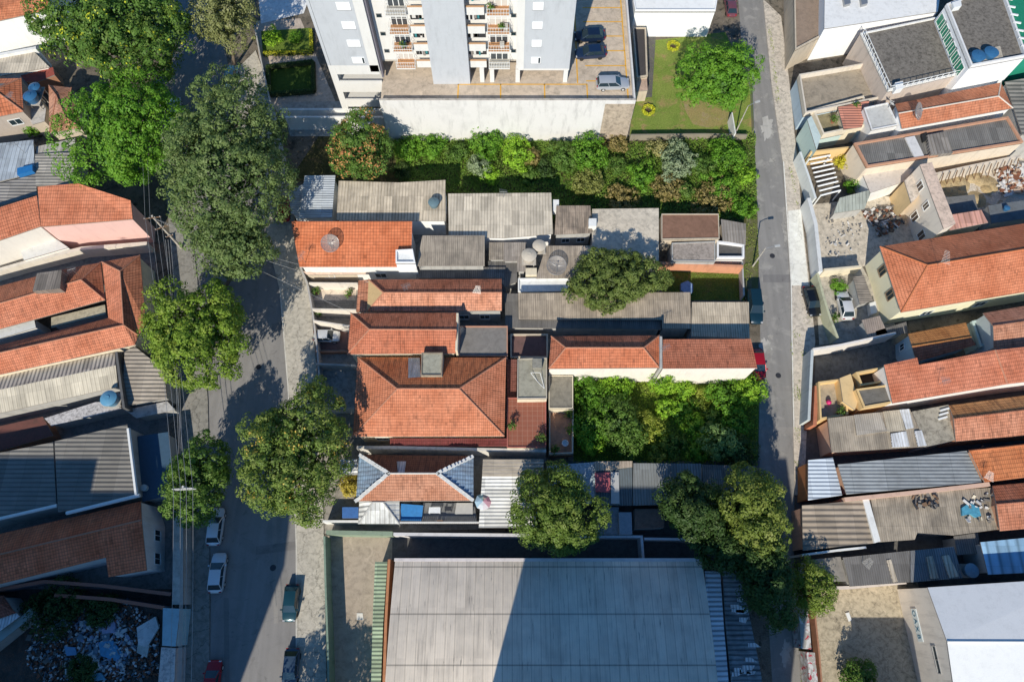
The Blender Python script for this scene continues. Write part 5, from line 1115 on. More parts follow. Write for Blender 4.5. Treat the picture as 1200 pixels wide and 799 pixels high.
def pot(label, u, v, z, r=.28, mat=G_MID, pm=None):
    c = P(u, v, z); root = thing('potted_plant', label, 'potted plant', c, 'potted plants in the yards')
    MB().lathe([(0, 0), (r*.7, 0), (r, r*1.3), (r*.85, r*1.3), (0, r*1.1)], 12, 0, None, c).build('pot', pm or plain((.34, .14, .08), .8), root)
    cen, nor, si, ti = crown((c.x, c.y, z+r*3), r*1.9, r*1.9, r*1.6, .2, .2, 110); quads_mesh('foliage', mat, cen, nor, si, ti, root, c)
for u, v, z, l in ((372, 344, .05, 'potted plant by the gate of the highest front yard'), (410, 346, .05, 'potted plant against the house end of the highest front yard'), (375, 369, .05, 'potted plant in the narrow yard above the small white car'), (378, 460, .05, 'potted plant by the avenue wall of the shaded yard'), (650, 528, 1.25, 'potted plant at the foot of the sunken terracotta terrace'), (666, 488, 1.25, 'potted plant at the head of the sunken terracotta terrace'),
    (600, 500, 3.75, 'potted plant on the gridded terrace near the hip roof'), (634, 515, 3.75, 'potted plant in the corner of the gridded terrace'), (982, 484, 2.65, 'potted plant on the yellow front terrace'), (975, 144, 2.65, 'potted plant on the lower yard terrace by the red awning'), (1000, 128, 3.05, 'potted plant on the cream walled roof terrace'), (975, 375, .05, 'potted plant beside the white car in the walled yard')):
    pot(l, u, v, z)
# ================================================================== WEST BLOCK
GW = 'houses west of the avenue'
hip('house', 'orange tiled house at the top corner with a blank white wall', 'house', '-70,-30 70,-30 56,12 -70,40', '-60,-12 58,-14', 6.4, 7.6, plaster((.76, .76, .74), .2), T_OR, GW, ends='gg', inset=.15)
shed('house', 'beige corrugated roof edged by a white parapet near the top corner', 'house', '-50,79 39,60 58,79 -50,98', (3.4, 3.4, 3.1, 3.1), WHITE, C_BEI2, GW, vdir=N_)
freewall('white parapet wall along the beige corrugated roof', '-40,72 4,63 42,56', 3.9, WHITE, .5)
slab('shed', 'dark red flat strip roof behind the blue tanks', 'shed', '24,89 62,79 64,88 44,96 30,96', 2.6, BRICK, concrete((.24, .06, .045), .4))
B = hip('house', 'orange hip roofed house with beige gable wall and a white framed window', 'house', '-60,92 25,92 27.5,131 -60,149', '-42,114 -6,106', 5.2, 6.6, plaster((.40, .34, .29), .25), tile((.56, .18, .08), .4, row=.62, colw=.4, moss=.25), GW, inset=.15, capmat=HIPR)
wins(B, 'S', [(.80, 3.0, 1.6, 1.0)])
slab('shed', 'small grey roof terrace under the blue tanks', 'terrace', '30,112 44,112 54,128 52,142 38,146 28,128', 3.2, BEIGE, concrete((.38, .35, .32), .5))
tank('blue water tank nearest the orange hip roof, in front of its twin', 34, 111, 4.4, .95, 1.2, TANKB, zb=3.2); tank('blue water tank just behind the other blue one', 39, 101, 4.4, .8, 1.1, TANKB, zb=2.6)
hip('house', 'mottled pale orange hip roof tucked beside the vivid green tree', 'house', '57,100 84,103 95,150 58,156', '66,112 77,138', 4.2, 5.2, BEIGE, tile((.50, .23, .13), .7, moss=.5, seed=21.), GW, capmat=HIPR)
freewall('white garden wall strip below the mottled orange roof', '68,155 90,151', 2.6, WHITE, .4)
shed('house', 'blue grey corrugated roof with a blue sheet box, at the frame edge', 'house', '-50,173 39,164 41,203 -50,224', (3.9, 3.9, 3.5, 3.5), GREYW, corr((.36, .40, .44), .55, .3, .2, depth=.1), GW, vdir=N_)
shed('house', 'narrow pale grey corrugated strip beside the vivid green tree', 'house', '42,172 88,162 88,178 42,180', 3.3, GREYW, corr((.40, .37, .33), .5, .3, depth=.08), GW, vdir=N_)
shed('house', 'grey corrugated roof with cross running ribs above the orange house', 'house', '41,181 88,178 86,217 42,218', (3.7, 3.7, 3.6, 3.6), GREYW, corr((.30, .28, .25), .5, .4, depth=.09), GW, vdir=E_)
shed('house', 'dark grey cross ribbed roof lower at the frame edge', 'house', '-50,228 42,204 43,228 -50,256', (3.6, 3.6, 3.5, 3.5), GREYW, corr((.22, .205, .19), .5, .4, depth=.08), GW, vdir=E_)
junk('blue plastic covered box on the blue grey corrugated roof', 'covered_box', 'box', '20,197 38,193 38,200 20,205', 3.6, 4.3, plain((.02, .16, .42), .5, var=.3))
antenna('short dark aerial over the cross ribbed grey roofs', 30, 180, 3.7, 2.4, 30)
LT = tile((.56, .18, .085), .3, row=.5, colw=.3, moss=.2, seed=22.)
B = shed('house', 'pink walled house with broad orange tiled roof by the cable pole', 'house', '44,219 91,215 153,235 155.5,257 48,266', (7.3, 7.3, 7.1, 6.3, 6.3), plaster((.66, .43, .385), .22), LT, GW, inset=.12)
B = shed('house', 'white walled neighbour of the pink house under a darker orange roof', 'house', '-60,262 43,229.5 47.5,265.5 -60,302', (7.0, 7.0, 6.2, 6.2), plaster((.68, .64, .58), .2), LT, GW, inset=.12)
slab('terrace', 'white triangular roof terrace under the white walled house', 'terrace', '8,279 47,267 80,290 28,305 22,290', 2.6, WHITE, plaster((.62, .61, .58), .3), par=.0)
freewall('cream boundary wall running below the white terrace and pink wall', '-40,327 30,307 95,291 172,285', 2.2, plaster((.62, .56, .48), .4), .5)
# big orange complex
d = dict(a=(-60, 351, 4.4), b=(72, 316, 4.4), c=(118, 307.5, 4.4), r=(-60, 373, 5.8), s=(95, 328, 5.8), k=(123, 351.5, 4.45), l=(-60, 402, 4.4),
 w=(119.5, 307, 4.4), n=(164, 299, 4.4), m=(141, 318, 5.8), t=(145, 381, 5.8), x=(127, 372.5, 4.45), e=(171, 380, 4.4), f=(162, 393, 4.4), p=(-60, 419, 4.4), q=(-60, 427, 5.8), y=(158, 404, 4.4), z=(-60, 452, 4.4))
B = bld('house', 'sprawling orange roofed house with a long open light well', 'house', d, 'abcsr cks rskl wmtx wnm nefm mft pxtq qtfyz', 'abcwnefyzl', CREAM,
 [tile((.56, .19, .095), .4, moss=.3, seed=24.), tile((.44, .15, .07), .5, moss=.35, seed=25.)], group=GW, fm=[1, 1, 0, 0, 1, 1, 1, 1, 0], inset=.2, caps='rs sk cs wm nm mt tf qt', capmat=HIPR)  # north and east slopes use a darker tile, shade put in the colour
q = poly('37,345 55,343 72,337 66,319 44,322', 6.2)
q = poly('43,320 72,316 70,338 38,341', 6.6); MB().prism(q, 4.9, 6.55).build('skylight_box', corr((.20, .17, .145), .3, .5), B.roof)
shed('shed', 'pale flat roof inside the light well of the sprawling orange house', 'shed', '60,372 123,357 124,368 60,384', 3.0, WHITE, concrete((.34, .30, .22), .5), GW)
slab('shed', 'white wall block at the frame end of the light well', 'shed', '-40,396 40,374 42,384 -40,408', 3.4, WHITE, plaster((.6, .6, .58), .4))
B = bld('house', 'beige corrugated ridge roof below the sprawling orange house', 'house', dict(a=(-50, 452, 3.4), b=(134, 413, 3.4), c=(138, 453, 3.4), d=(-50, 495, 3.4), e=(-50, 467, 4.2), f=(135.5, 428, 4.2)), 'abfe efcd', 'abfcde', GREYW, [corr((.40, .36, .31), .5, .35, depth=.12), corr((.48, .43, .34), .5, .3, depth=.10)], group=GW, fm=[0, 1])  # north slope sheeted in a darker copy, putting its shade in the colour
freewall('dark upright wall between beige corrugated and big ribbed roof', '136,412 141,450 145,478', 4.4, DARKW, .3)
shed('house', 'coarsely ribbed brown grey roof beside the street tree', 'house', '146,412 158,406 192,433 195.5,467 143,476', (3.9, 3.9, 3.6, 3.4, 3.4), GREYW, corr((.29, .25, .205), .52, .4, depth=.24, sheet=10.), GW, vdir=E_)
tank('pale blue water tank at the lower corner of the beige corrugated roof', 126, 466, 3.4, .95, 1.3, plain((.10, .27, .42), .4), zb=2.0)
shed('shed', 'weathered white slab in shade beneath the beige corrugated roof', 'shed', '52,490 112,471 140,470 143,479 60,499', 2.6, GREYW, concrete((.40, .38, .37), .9, .3, dark=(.06, .05, .05), scale=2.))
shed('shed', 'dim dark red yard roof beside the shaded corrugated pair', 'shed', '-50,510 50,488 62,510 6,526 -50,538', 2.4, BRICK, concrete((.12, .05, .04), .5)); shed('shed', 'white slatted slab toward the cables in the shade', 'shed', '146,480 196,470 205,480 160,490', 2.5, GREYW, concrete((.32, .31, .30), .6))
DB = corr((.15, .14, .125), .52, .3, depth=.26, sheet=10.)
B = shed('house', 'shaded coarse ribbed roof with a pale gutter, nearer the avenue', 'house', '64,517 149,497 158,580 68,600', (5.2, 5.2, 5.0, 5.0), GREYW, DB, GW, vdir=E_)
MB().tube([P(150.5, 502, 5.2), P(160, 580, 5.1)], .22, 0, 6).build('gutter', WPAINT, B.root); MB().tube([P(78, 601, 5.05), P(164, 580, 5.05)], .22, 0, 6).build('gutter', WPAINT, B.root)
B = shed('house', 'shaded coarse ribbed roof at the frame edge, twin of the next one', 'house', '-60,542 62,518 66,593 -60,620', (5.0, 5.0, 4.8, 4.8), GREYW, DB, GW, vdir=E_)
MB().tube([P(-20, 612, 4.85), P(67, 592, 4.85)], .2, 0, 6).build('gutter', WPAINT, B.root)
shed('carport', 'flat dark blue carport roof behind the cables', 'carport', '161,511 197,506 205,578 167,588', 2.7, GREYW, plain((.05, .10, .16), .5, var=.2), GW)
lathe_thing('gas_bottle', 'pale drum standing on the dark blue carport', 'drum', 171, 572, 2.7, [(0, 0), (.35, 0), (.4, .3), (.4, .6), (.2, .75), (0, .75)], plain((.4, .5, .55), .4))
B = bld('house', 'dark red tiled house with white end wall in the big shadow', 'house', dict(a=(-60, 639, 4.5), b=(165, 587, 4.5), r=(-60, 664, 5.8), s=(166, 609, 5.8), g=(121, 620, 5.8), c=(172, 668, 4.5), d=(127, 676, 4.5), e=(124, 653, 5.02), f=(-60, 699, 5.02)), 'absgr rgef gscde', 'abscdef', plaster((.62, .62, .62), .3), [tile((.56, .13, .05), .4, colw=.3, moss=.3, seed=31.), tile((.66, .16, .065), .3, colw=.3, moss=.2, seed=32.)], group=GW, fm=[0, 1, 1], inset=.12, caps='rs', capmat=HIPR)
wins(B, 'E', [(.25, 1.2, 1.2, 1.3), (.75, 1.2, 1.2, 1.3)])
RW = plaster((.22, .20, .22), .6)
freewall('curving wall with reddish top beside the ramp, upper one', '-10,692 52,681 120,686 200,696', 2.4, RW, .3, cap=plain((.32, .14, .10), .8)); freewall('reddish topped wall on the rubble side of the ramp', '64,697 130,702 193,712', 2.2, RW, .3, cap=plain((.38, .15, .10), .8))
slab('building', 'narrow pale blue painted front building beside the rubble lot', 'building', '191,712 211,713 206,757 190,756', 3.0, plaster((.34, .50, .54), .4), plaster((.36, .50, .54), .5)); slab('building', 'narrow peeling pinkish front building below the pale blue one', 'building', '189,758 206,759 202,860 180,860', 2.8, plaster((.45, .40, .38), .6), concrete((.50, .42, .38), .8, .2, dark=(.12, .12, .14), scale=2.))
slab('building', 'long beige strip roof along the cables in the big shadow', 'building', '203,598 215,598 214.5,708 202,708', 2.4, GREYW, concrete((.36, .33, .29), .4))
hip('house', 'little dark red roof cut by the frame edge at the rubble lot', 'house', '-60,690 4,698 18,718 -60,745', '-50,712 0,708', 3.2, 4.2, GREYW, T_DRK, GW); shed('shed', 'small white ribbed sheet roof beside the little dark red one', 'shed', '-10,728 16,714 23,722 -4,742', 2.9, GREYW, C_WHT, GW)
slab('terrace', 'pale green roof strip below the small white ribbed sheet', 'terrace', '-30,752 24,723 36,712 40,720 -20,768', 2.2, GREYW, plaster((.30, .36, .34), .5))
RM = [plain((.22, .09, .05), .9), plain((.20, .18, .16), .9), plain((.08, .07, .06), .9), plain((.60, .58, .56), .9), plain((.14, .20, .25), .8)]
debris('rubble', '40,730 150,700 188,730 186,790 120,810 50,800 30,770', 2600, [RM[0], RM[0], RM[1], RM[2], RM[2], RM[3], RM[4]], .06, .32, hh=.35); debris('rubble', '90,730 140,720 160,760 140,790 100,780', 600, [RM[0], RM[3], RM[3], RM[4], plain((.30, .32, .42), .7)], .10, .42, hh=.6)
for s, z, l, m in (('98,768 108,761 118,782 107,790', .9, 'white door panel thrown on the rubble', WPAINT), ('115,752 132,750 143,765 138,775 118,768', .8, 'blue plastic sheet on the rubble', plain((.10, .32, .50), .6, var=.5)), ('160,735 182,722 186,735 172,758 162,755', .7, 'large pale concrete slab by the pale blue front building', concrete((.5, .48, .46), .4)), ('162,752 175,755 172,770 160,764', .6, 'broken grey slab beneath the large pale one', concrete((.42, .42, .38), .4)),
  ('75,757 88,758 90,767 78,768', .6, 'small blue panel on the rubble', plain((.16, .35, .55), .6, var=.3)), ('95,790 118,788 124,796 97,799', .6, 'light blue curved sheet at the frame bottom', plain((.15, .38, .52), .6, var=.4)), ('116,726 134,727 136,741 120,742', .8, 'heap of lilac plastic bags', plain((.42, .40, .55), .6, var=.4)), ('62,722 76,722 78,734 64,735', .5, 'grey green foil by the dark bush', plain((.25, .33, .36), .6, var=.4))):
    junk(l, 'scrap_sheet', 'scrap sheet', s, .25, z*.5+.2, m, 'large scrap on the rubble lot')
# ================================================================== EAST BLOCK
GE = 'houses east of the lane'
WW2 = plaster((.80, .79, .77), .15); DSL = concrete((.145, .13, .112), .85, .3, dark=(.035, .03, .027), scale=1.5); ORP = plaster((.50, .27, .17), .4)
slab('building', 'brown flat roofed strip building at the top of the lane', 'building', '929,-60 966,-60 961,44 931,60', 4.2, BEIGE, concrete((.21, .155, .115), .3), par=.3, pt=.2)
B = slab('building', 'large white building with smooth white roof at the top', 'building', '967,-60 1110,-60 1099,14 966,34', 6.4, WW2, plaster((.72, .71, .69), .35), inset=.0)
for u in (988, 1008): junk('small grey vent hood on the large white roof, '+('nearer the lane' if u < 1000 else 'the second one'), 'roof_vent', 'vent', f'{u},-6 {u+8},-7 {u+9},4 {u+2},6', 6.4, 6.9, METAL, 'vents on the large white roof')
slab('terrace', 'cream walled roof terrace half in shade under the white building', 'terrace', '934,92 1016,78 1034,118 941,137', 3.0, plaster((.42, .52, .60), .3), concrete((.25, .21, .16), .5, .3), par=.9, pt=.22, pmat=plaster((.62, .55, .46), .4))
B = slab('building', 'dark flat slab roof ringed by a white ladder-like railing', 'building', '1008,40 1104,20 1123,88 1040,108', 6.0, plaster((.50, .42, .36), .5), DSL, par=.25, pt=.22, pmat=plaster((.72, .70, .66), .4))
def rail(B, pts, z, h, nm='railing'):
    mb = MB(); q = [P(u, v, z) for u, v in pts]
    for a, b in zip(q, q[1:]):
        for k in (.45, h): mb.tube([a+Vector((0, 0, k)), b+Vector((0, 0, k))], .05, 0, 5)
        n = max(2, int((b-a).length/.9))
        for i in range(n+1): p = a.lerp(b, i/n); mb.tube([p, p+Vector((0, 0, h))], .045, 0, 5)
    mb.build(nm, WPAINT, B.root)
rail(B, [(1010, 40), (1040, 107)], 6.25, 1.0); rail(B, [(1040, 107), (1122, 88)], 6.25, 1.0)
junk('white hooded vent at the edge of the railed dark slab', 'roof_vent', 'vent', '1049,97 1058,95 1059,103 1050,105', 6.0, 7.0, WPAINT)
B = slab('building', 'tallest dark slab roof with green side glazing and two blue tanks', 'building', '1107,8 1170,-20 1201,68 1136,80', 8.8, WW2, DSL, par=.5, pt=.25, pmat=plaster((.70, .69, .68), .3))
wins(B, 'W', [(.12+.145*k, 6.4, 2.0, 1.6) for k in range(6)], pane=plain((.03, .26, .15), .3, var=.3))
tank('blue tank on the tallest dark slab, nearer the parapet corner', 1148, 64, 9.0, .95, .9, TANKB); tank('blue tank on the tallest dark slab, farther from the parapet corner', 1163, 60, 9.0, .95, .9, TANKB)
slab('plant_room', 'low concrete pad under the two blue tanks', 'concrete pad', '1135,62 1172,54 1176,69 1140,77', 8.95, CONC, concrete((.35, .31, .25), .5), zb=8.8)
junk('white air conditioner on the tallest dark slab', 'air_conditioner', 'air conditioner', '1116,3 1126,0 1127,7 1118,9', 8.8, 9.6, WPAINT)
B = slab('building', 'green sheeted building with white fins at the top corner', 'building', '1173,-30 1260,-50 1260,44 1198,60', 9.0, plaster((.02, .25, .16), .2), plain((.02, .22, .12), .4, var=.4))
for k in range(9):
    p = P(1171+3.2*k, -20+9.2*k, 9.2); f = MB(); T = Matrix.Translation(p) @ Matrix.Rotation(-.25, 4, 'Z'); f.box(0, 1.1, -.12, .12, -.05, .12, 0, T); f.build('fin', WPAINT, B.root)
slab('terrace', 'lower yard terrace with cream walls and a red awning', 'terrace', '949,134 1008,118 1022,150 961,163', 2.6, plaster((.50, .62, .60), .3), concrete((.20, .17, .10), .6), par=1.1, pt=.25, pmat=plaster((.66, .58, .46), .3))
slab('house', 'tall pale green front wall building beside the lane pavement', 'building', '946,140 951,136 962,160 957,176', 4.4, plaster((.46, .57, .53), .3), plaster((.5, .58, .55), .3))
shed('awning', 'red corrugated awning over the lower yard terrace', 'awning', '982,126 1019,118 1010,149 989,152', 4.0, CREAM, corr((.46, .19, .13), .45, .2, depth=.1), GE, vdir=E_)
slab('house', 'small white grey slab roof between red awning and tiled dish roof', 'house', '1012,127 1040,121 1052,147 1021,153', 4.8, plaster((.70, .69, .68), .3), plaster((.52, .51, .48), .5), par=.15, pt=.15)
B = hip('house', 'slim orange tiled roof with a tilted dish and pale ridge', 'house', '1049,122 1173,97 1187,127 1057,151', '1053,133 1170,113', 5.2, 6.1, WW2, [tile((.54, .19, .09), .35, moss=.25, seed=41.), tile((.48, .17, .08), .4, moss=.3, seed=42.)], GE, ends='gh', fm=[1, 0, 1], capmat=plain((.62, .55, .47), .8, var=.3))
dish('tilted meshed dish standing on the slim orange roof', 1073, 131, 6.6, 1.2, 60, 50, zb=5.4)
dish('solid small white dish at the slab roof corner by the slim orange roof', 1044, 122, 5.6, .6, 120, 45, solid=True, zb=4.8)
shed('house', 'grey stepped corrugated roof at the frame edge beside the slim orange roof', 'house', '1178,96 1260,82 1260,170 1198,158', (5.0, 5.0, 4.8, 4.8), GREYW, corr((.19, .18, .16), .7, .4, depth=.16), GE, vdir=E_)
B = slab('house', 'long building with two dark grey roof panels inside an orange parapet', 'building', '1000,169 1180,138 1198,168 1015,197', 4.9, plaster((.66, .56, .44), .35), corr((.17, .16, .145), .28, .35, depth=.04), par=.28, pt=.3, pmat=ORP, vdir=N_)
q = poly('1061,161 1072,159 1084,184 1073,186', 5.15); MB().prism(q, 4.75, 5.1).build('cross_wall', plaster((.62, .60, .58), .4), B.root)
q = poly('1087,158 1108,154 1117,179 1091,181', 5.6); MB().prism(q, 4.9, 5.55).build('raised_sheet', corr((.24, .21, .18), .5, .4, depth=.1), B.root)
junk('coiled dark hose heap between the two dark roof panels', 'hose', 'hose', '1080,158 1086,155 1088,163 1082,166', 4.9, 5.3, RUBBER)
# pergola
c = P(960, 207, 2.6); ro = thing('pergola', 'white slatted pergola over the planted front court', 'pergola', Vector((c.x, c.y, 0)))
a0, a1, b0, b1 = P(948, 187, 2.6), P(973, 182, 2.6), P(962, 229, 2.6), P(985, 223, 2.6)
for k in range(9):
    f = k/8; p, q = a0.lerp(b0, f), a1.lerp(b1, f); mb = MB(); mb.tube([p, q], .14, 0, 4); mb.build('slat', WPAINT, ro)
for p in (a0, a1, b0, b1): MB().tube([(p.x, p.y, 0), (p.x, p.y, 2.55)], .1, 0, 6).build('post', WPAINT, ro)
freewall('pale front wall with gate beside the pergola', '938,178 948,207 956,232', 2.6, plaster((.62, .64, .62), .3), .3); freewall('yellowish wall dividing the pergola court from the terrace', '950,178 1000,172 1008,200', 3.2, YELL, .25)
shrub('yellow green bush in the court beside the pergola', 988, 190, 8, 2.0, leaf((.12, .10, .012), (.33, .30, .03)), n=700); shrub('small dark green bush lower in the pergola court', 997, 218, 6, 1.6, G_BRIGHT, n=500)
shed('awning', 'grey green sloping awning between pergola court and rubble courtyard', 'awning', '984,232 1022,222 1013,245 977,250', (3.0, 3.0, 2.3, 2.3), GREYW, corr((.30, .32, .28), .5, .4), GE, vdir=N_)
freewall('long white front wall along the bright pavement', '948,232 956,262 962,318', 2.7, plaster((.62, .62, .60), .35), .5)
debris('rubble', '1010,250 1045,240 1060,262 1030,280', 160, [RM[3], RM[1], RM[2], RM[0]], .12, .5); debris('rubble', '965,255 1010,250 1005,300 965,305', 60, [RM[3], RM[1]], .08, .25)
slab('shed', 'flat white deck roof behind the rubble courtyard', 'shed', '1010,202 1075,190 1062,212 1020,226', 3.0, WHITE, plaster((.56, .50, .44), .5))
B = slab('house', 'cream shell of a house with tall windows beside the demolition sand', 'house', '1078,193 1092,190 1120,262 1106,268', 6.2, plaster((.68, .62, .54), .3), concrete((.50, .38, .30), .6))
wins(B, 'W', [(.25, 3.9, 1.1, 1.5), (.55, 3.9, .8, 1.3), (.2, 1.0, 1.1, 1.5), (.55, 1.0, 1.1, 1.5), (.85, 1.0, 1.1, 1.5)], pane=plain((.10, .075, .06), .5))
slab('house', 'lower ochre fronted annex of the cream shell', 'house', '1060,212 1074,198 1084,222 1068,238', 4.2, plaster((.60, .44, .24), .4), concrete((.5, .42, .34), .6))
freewall('broken white wall at the top of the demolition sand', '1086,206 1130,196 1197,182', 2.6, plaster((.56, .50, .43), .7), .3)
for k in range(14):
    u = 1090+8*k; p = P(u, 205-1.55*k+1, 3.0); e = P(u-5, 222-1.55*k, .1); r0 = thing('plank', 'weathered plank leaning on the broken white wall', 'plank', e, 'planks leaning on the broken white wall'); MB().tube([p, e], .07, 0, 4).build('board', WOOD, r0)
debris('rubble', '1165,200 1200,190 1210,225 1172,232', 160, [RM[0], RM[3], RM[3], plain((.5, .36, .26), .9)], .15, .7, hh=.5)
mb = MB()
for k in range(26):
    a = random.uniform(0, 6.28); c = P(1140, 220, 0); mb.lathe([(random.uniform(.8, 1.6), 0), (.5, .3), (0, .42)], 10, 0, None, (c.x+math.cos(a)*random.uniform(2, 4.6), c.y+math.sin(a)*random.uniform(.8, 2.2), 0))
o = mb.build('sand', soil((.34, .25, .13), (.42, .33, .2))); o['kind'] = 'stuff'
slab('shed', 'dark raised slab standing in for a shadow on the demolition lot', 'shed', '1102,232 1142,228 1146,246 1106,252', 2.4, GREYW, concrete((.12, .12, .12), .4)); slab('shed', 'long dark slab standing in for the shadow behind the big orange hip roof', 'shed', '1158,241 1260,226 1260,248 1162,262', 2.6, GREYW, concrete((.10, .11, .12), .4))  # both dark slabs stand for shadows on the sand, painted in as solid roofs
tank('small blue drum on the dark shadow slab behind the big orange hip', 1181, 243, 2.6, .4, .6, TANKB)
shed('awning', 'salmon red ribbed canopy behind the big orange hip roof', 'awning', '1107,253 1150,246 1158,261 1113,270', 4.4, CREAM, corr((.56, .29, .22), .8, .2, depth=.18), GE, vdir=N_)
CRM = plaster((.70, .66, .48), .2)
B = hip('house', 'cream walled house under the biggest bright orange hip roof', 'house', '1031,289 1262,252 1275,330 1056,366', '1087,311 1232,287', 5.0, 7.0, CRM, [tile((.58, .185, .082), .18, moss=.10, seed=51.), tile((.50, .16, .07), .28, moss=.14, seed=52.)], GE, inset=.35, fm=[1, 0, 0, 0], capmat=plain((.50, .17, .07), .8))
wins(B, 'W', [(.28, 2.6, 1.1, 1.6), (.68, 2.6, 1.1, 1.6)], frame=plain((.30, .22, .14), .6)); wins(B, 'S', [(.2, 1.4, 1.4, 1.2), (.5, 1.4, 1.4, 1.2)])
antenna('large dark television aerial over the ridge of the biggest hip roof', 1096, 312, 6.6, 2.6, 70, 1.8)
freewall('greenish boundary wall beside the pavement by the black car', '958,320 966,350 974,375 982,396', 2.2, plaster((.44, .44, .30), .6), .3); freewall('cream wall above the white car yard', '966,316 1010,312', 2.0, CREAM, .3)
shed('awning', 'grey corrugated canopy next to the white car', 'awning', '1000,325 1012,322 1023,352 1008,357', 2.5, GREYW, C_GRY, GE, vdir=E_); shed('awning', 'brownish corrugated canopy below the white car yard', 'awning', '1010,375 1031,370 1040,390 1018,396', 2.5, GREYW, corr((.31, .25, .21), .28, .4), GE, vdir=N_)
shed('awning', 'dark ribbed canopy along the cream house side passage', 'awning', '1026,388 1062,377 1064,390 1028,396', 2.5, GREYW, C_DGY, GE, vdir=N_); shrub('green bush in the yard above the white car', 983, 335, 8, 1.0, G_BRIGHT, n=500); junk('white washing machine in the passage between two canopies', 'washing_machine', 'washing machine', '1019,355 1026,353 1028,366 1021,368', 0.02, .9, WPAINT)
freewall('white wall top across the dark courtyard', '953,409 985,404 1050,390', 3.0, plaster((.68, .64, .60), .3), .25); freewall('bluish front wall of the dark courtyard', '952,410 950,450 948,492', 2.8, plaster((.46, .50, .50), .4), .35); freewall('reddish front parapet beside the dark courtyard', '957,452 955,498', 3.0, plaster((.42, .16, .09), .4), .45)
B = hip('house', 'orange ridge roof, cast shade painted brown on its lower slope, between two big roofs', 'house', '1064,391 1132,378 1144,404 1074,424', '1069,406 1138,395', 3.6, 4.4, plaster((.36, .48, .54), .3), [tile((.50, .20, .06), .4, seed=55.), tile((.34, .13, .07), .4, seed=56.)], GE, ends='gg', fm=[0, 1])  # south slope tile darkened to paint in the long orange roof's shadow
wins(B, 'W', [(.5, 1.2, .8, 1.0)])
B = hip('house', 'old tiled ridge roof at the frame edge beside the pale blue recess', 'house', '1152,367 1262,348 1262,398 1165,408', '1164,382 1262,368', 5.0, 6.0, plaster((.45, .50, .50), .3), [tile((.46, .20, .11), .5, seed=57.), tile((.48, .19, .11), .5, seed=58.)], GE, ends='gg')
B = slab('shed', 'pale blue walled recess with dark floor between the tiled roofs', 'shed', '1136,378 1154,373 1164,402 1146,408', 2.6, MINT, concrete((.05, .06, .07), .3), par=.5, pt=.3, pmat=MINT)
B = shed('house', 'long orange single slope roof above yellow terraces', 'house', '1036,427.5 1075,419 1077,427.5 1166,410 1262,400 1262,440 1180,450 1046,472.5', (6.6, 6.6, 6.5, 6.5, 6.5, 5.6, 5.6, 5.6), plaster((.74, .70, .66), .2), tile((.56, .18, .09), .25, moss=.15, row=.45, seed=60.), GE, inset=.15)
MB().tube([P(1166, 410, 6.6), P(1180, 449, 5.75)], .12, 0, 6).build('ridge_cap', HIPR, B.roof)
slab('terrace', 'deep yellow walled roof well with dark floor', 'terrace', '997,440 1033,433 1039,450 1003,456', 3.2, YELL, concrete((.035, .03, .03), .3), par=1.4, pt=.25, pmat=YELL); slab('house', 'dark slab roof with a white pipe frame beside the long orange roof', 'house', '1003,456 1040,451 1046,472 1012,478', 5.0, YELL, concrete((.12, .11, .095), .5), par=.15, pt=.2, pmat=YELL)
slab('house', 'stepped yellow stair block between the front terrace and dark well', 'house', '984,443 997,438 1006,468 1002,480 988,470', 4.2, YELL, plaster((.66, .47, .24), .3)); slab('terrace', 'yellow front terrace with dark floor and a pink ball', 'terrace', '955,450 986,446 990,488 957,494', 2.6, YELL, concrete((.30, .25, .18), .4), par=1.0, pt=.22, pmat=YELL)
lathe_thing('ball', 'pink inflatable ball lying on the yellow front terrace', 'ball', 970, 472, 2.6, [(0, 0), (.2, .06), (.32, .25), (.32, .4), (.2, .58), (0, .64)], plain((.6, .03, .16), .4))
B = shed('house', 'pale grey corrugated roof with patchwork sheets under the yellow house', 'house', '970,490 1066,479 1086,523 975,530', (4.1, 4.1, 3.8, 3.8), plaster((.58, .36, .26), .4), corr((.31, .26, .20), .26, .5, depth=.05), GE, vdir=N_)
for s, m in (('1001,486 1030,483 1040,505 1004,510', corr((.34, .30, .25), .26, .3)), ('1035,482 1054,480 1062,504 1040,506', corr((.43, .37, .28), .26, .3)), ('1054,480 1065,479 1071,501 1061,503', C_WHT), ('1044,508 1062,505 1066,523 1046,524', C_WHT), ('1072,505 1080,504 1086,522 1076,523', C_WHT)):
    q = poly(s, 4.12); mb = MB(); qq = [Vector((p.x, p.y, 4.02+.02*i)) for i, p in enumerate(q)]; mb.prism(q, 3.95, 4.14); mb.build('patch_sheet', m, B.roof)
slab('house', 'stained concrete flat roof between patchwork sheets and tiled ridge', 'house', '1069,482 1112,474 1120,515 1086,523', 4.1, GREYW, concrete((.27, .24, .19), .8, .4, dark=(.08, .07, .055)), par=.0)
for k in range(3): junk('loose white board on the stained concrete roof, '+['uppermost', 'middle one', 'lowest'][k], 'board', 'board', f'{1102-k},{480+5*k} {1112-k},{477+5*k} {1113-k},{479+5*k} {1103-k},{482+5*k}', 4.1, 4.3, WPAINT, 'loose boards on the stained roof')
hip('house', 'tiled ridge roof right of the stained concrete roof', 'house', '1112,475 1262,455 1262,505 1120,517', '1118,491 1262,473', 4.2, 5.1, ORP, [tile((.54, .21, .11), .5, moss=.4, seed=61.), tile((.50, .22, .08), .6, moss=.5, seed=62.)], GE, ends='gg', fm=[1, 0], inset=.15)
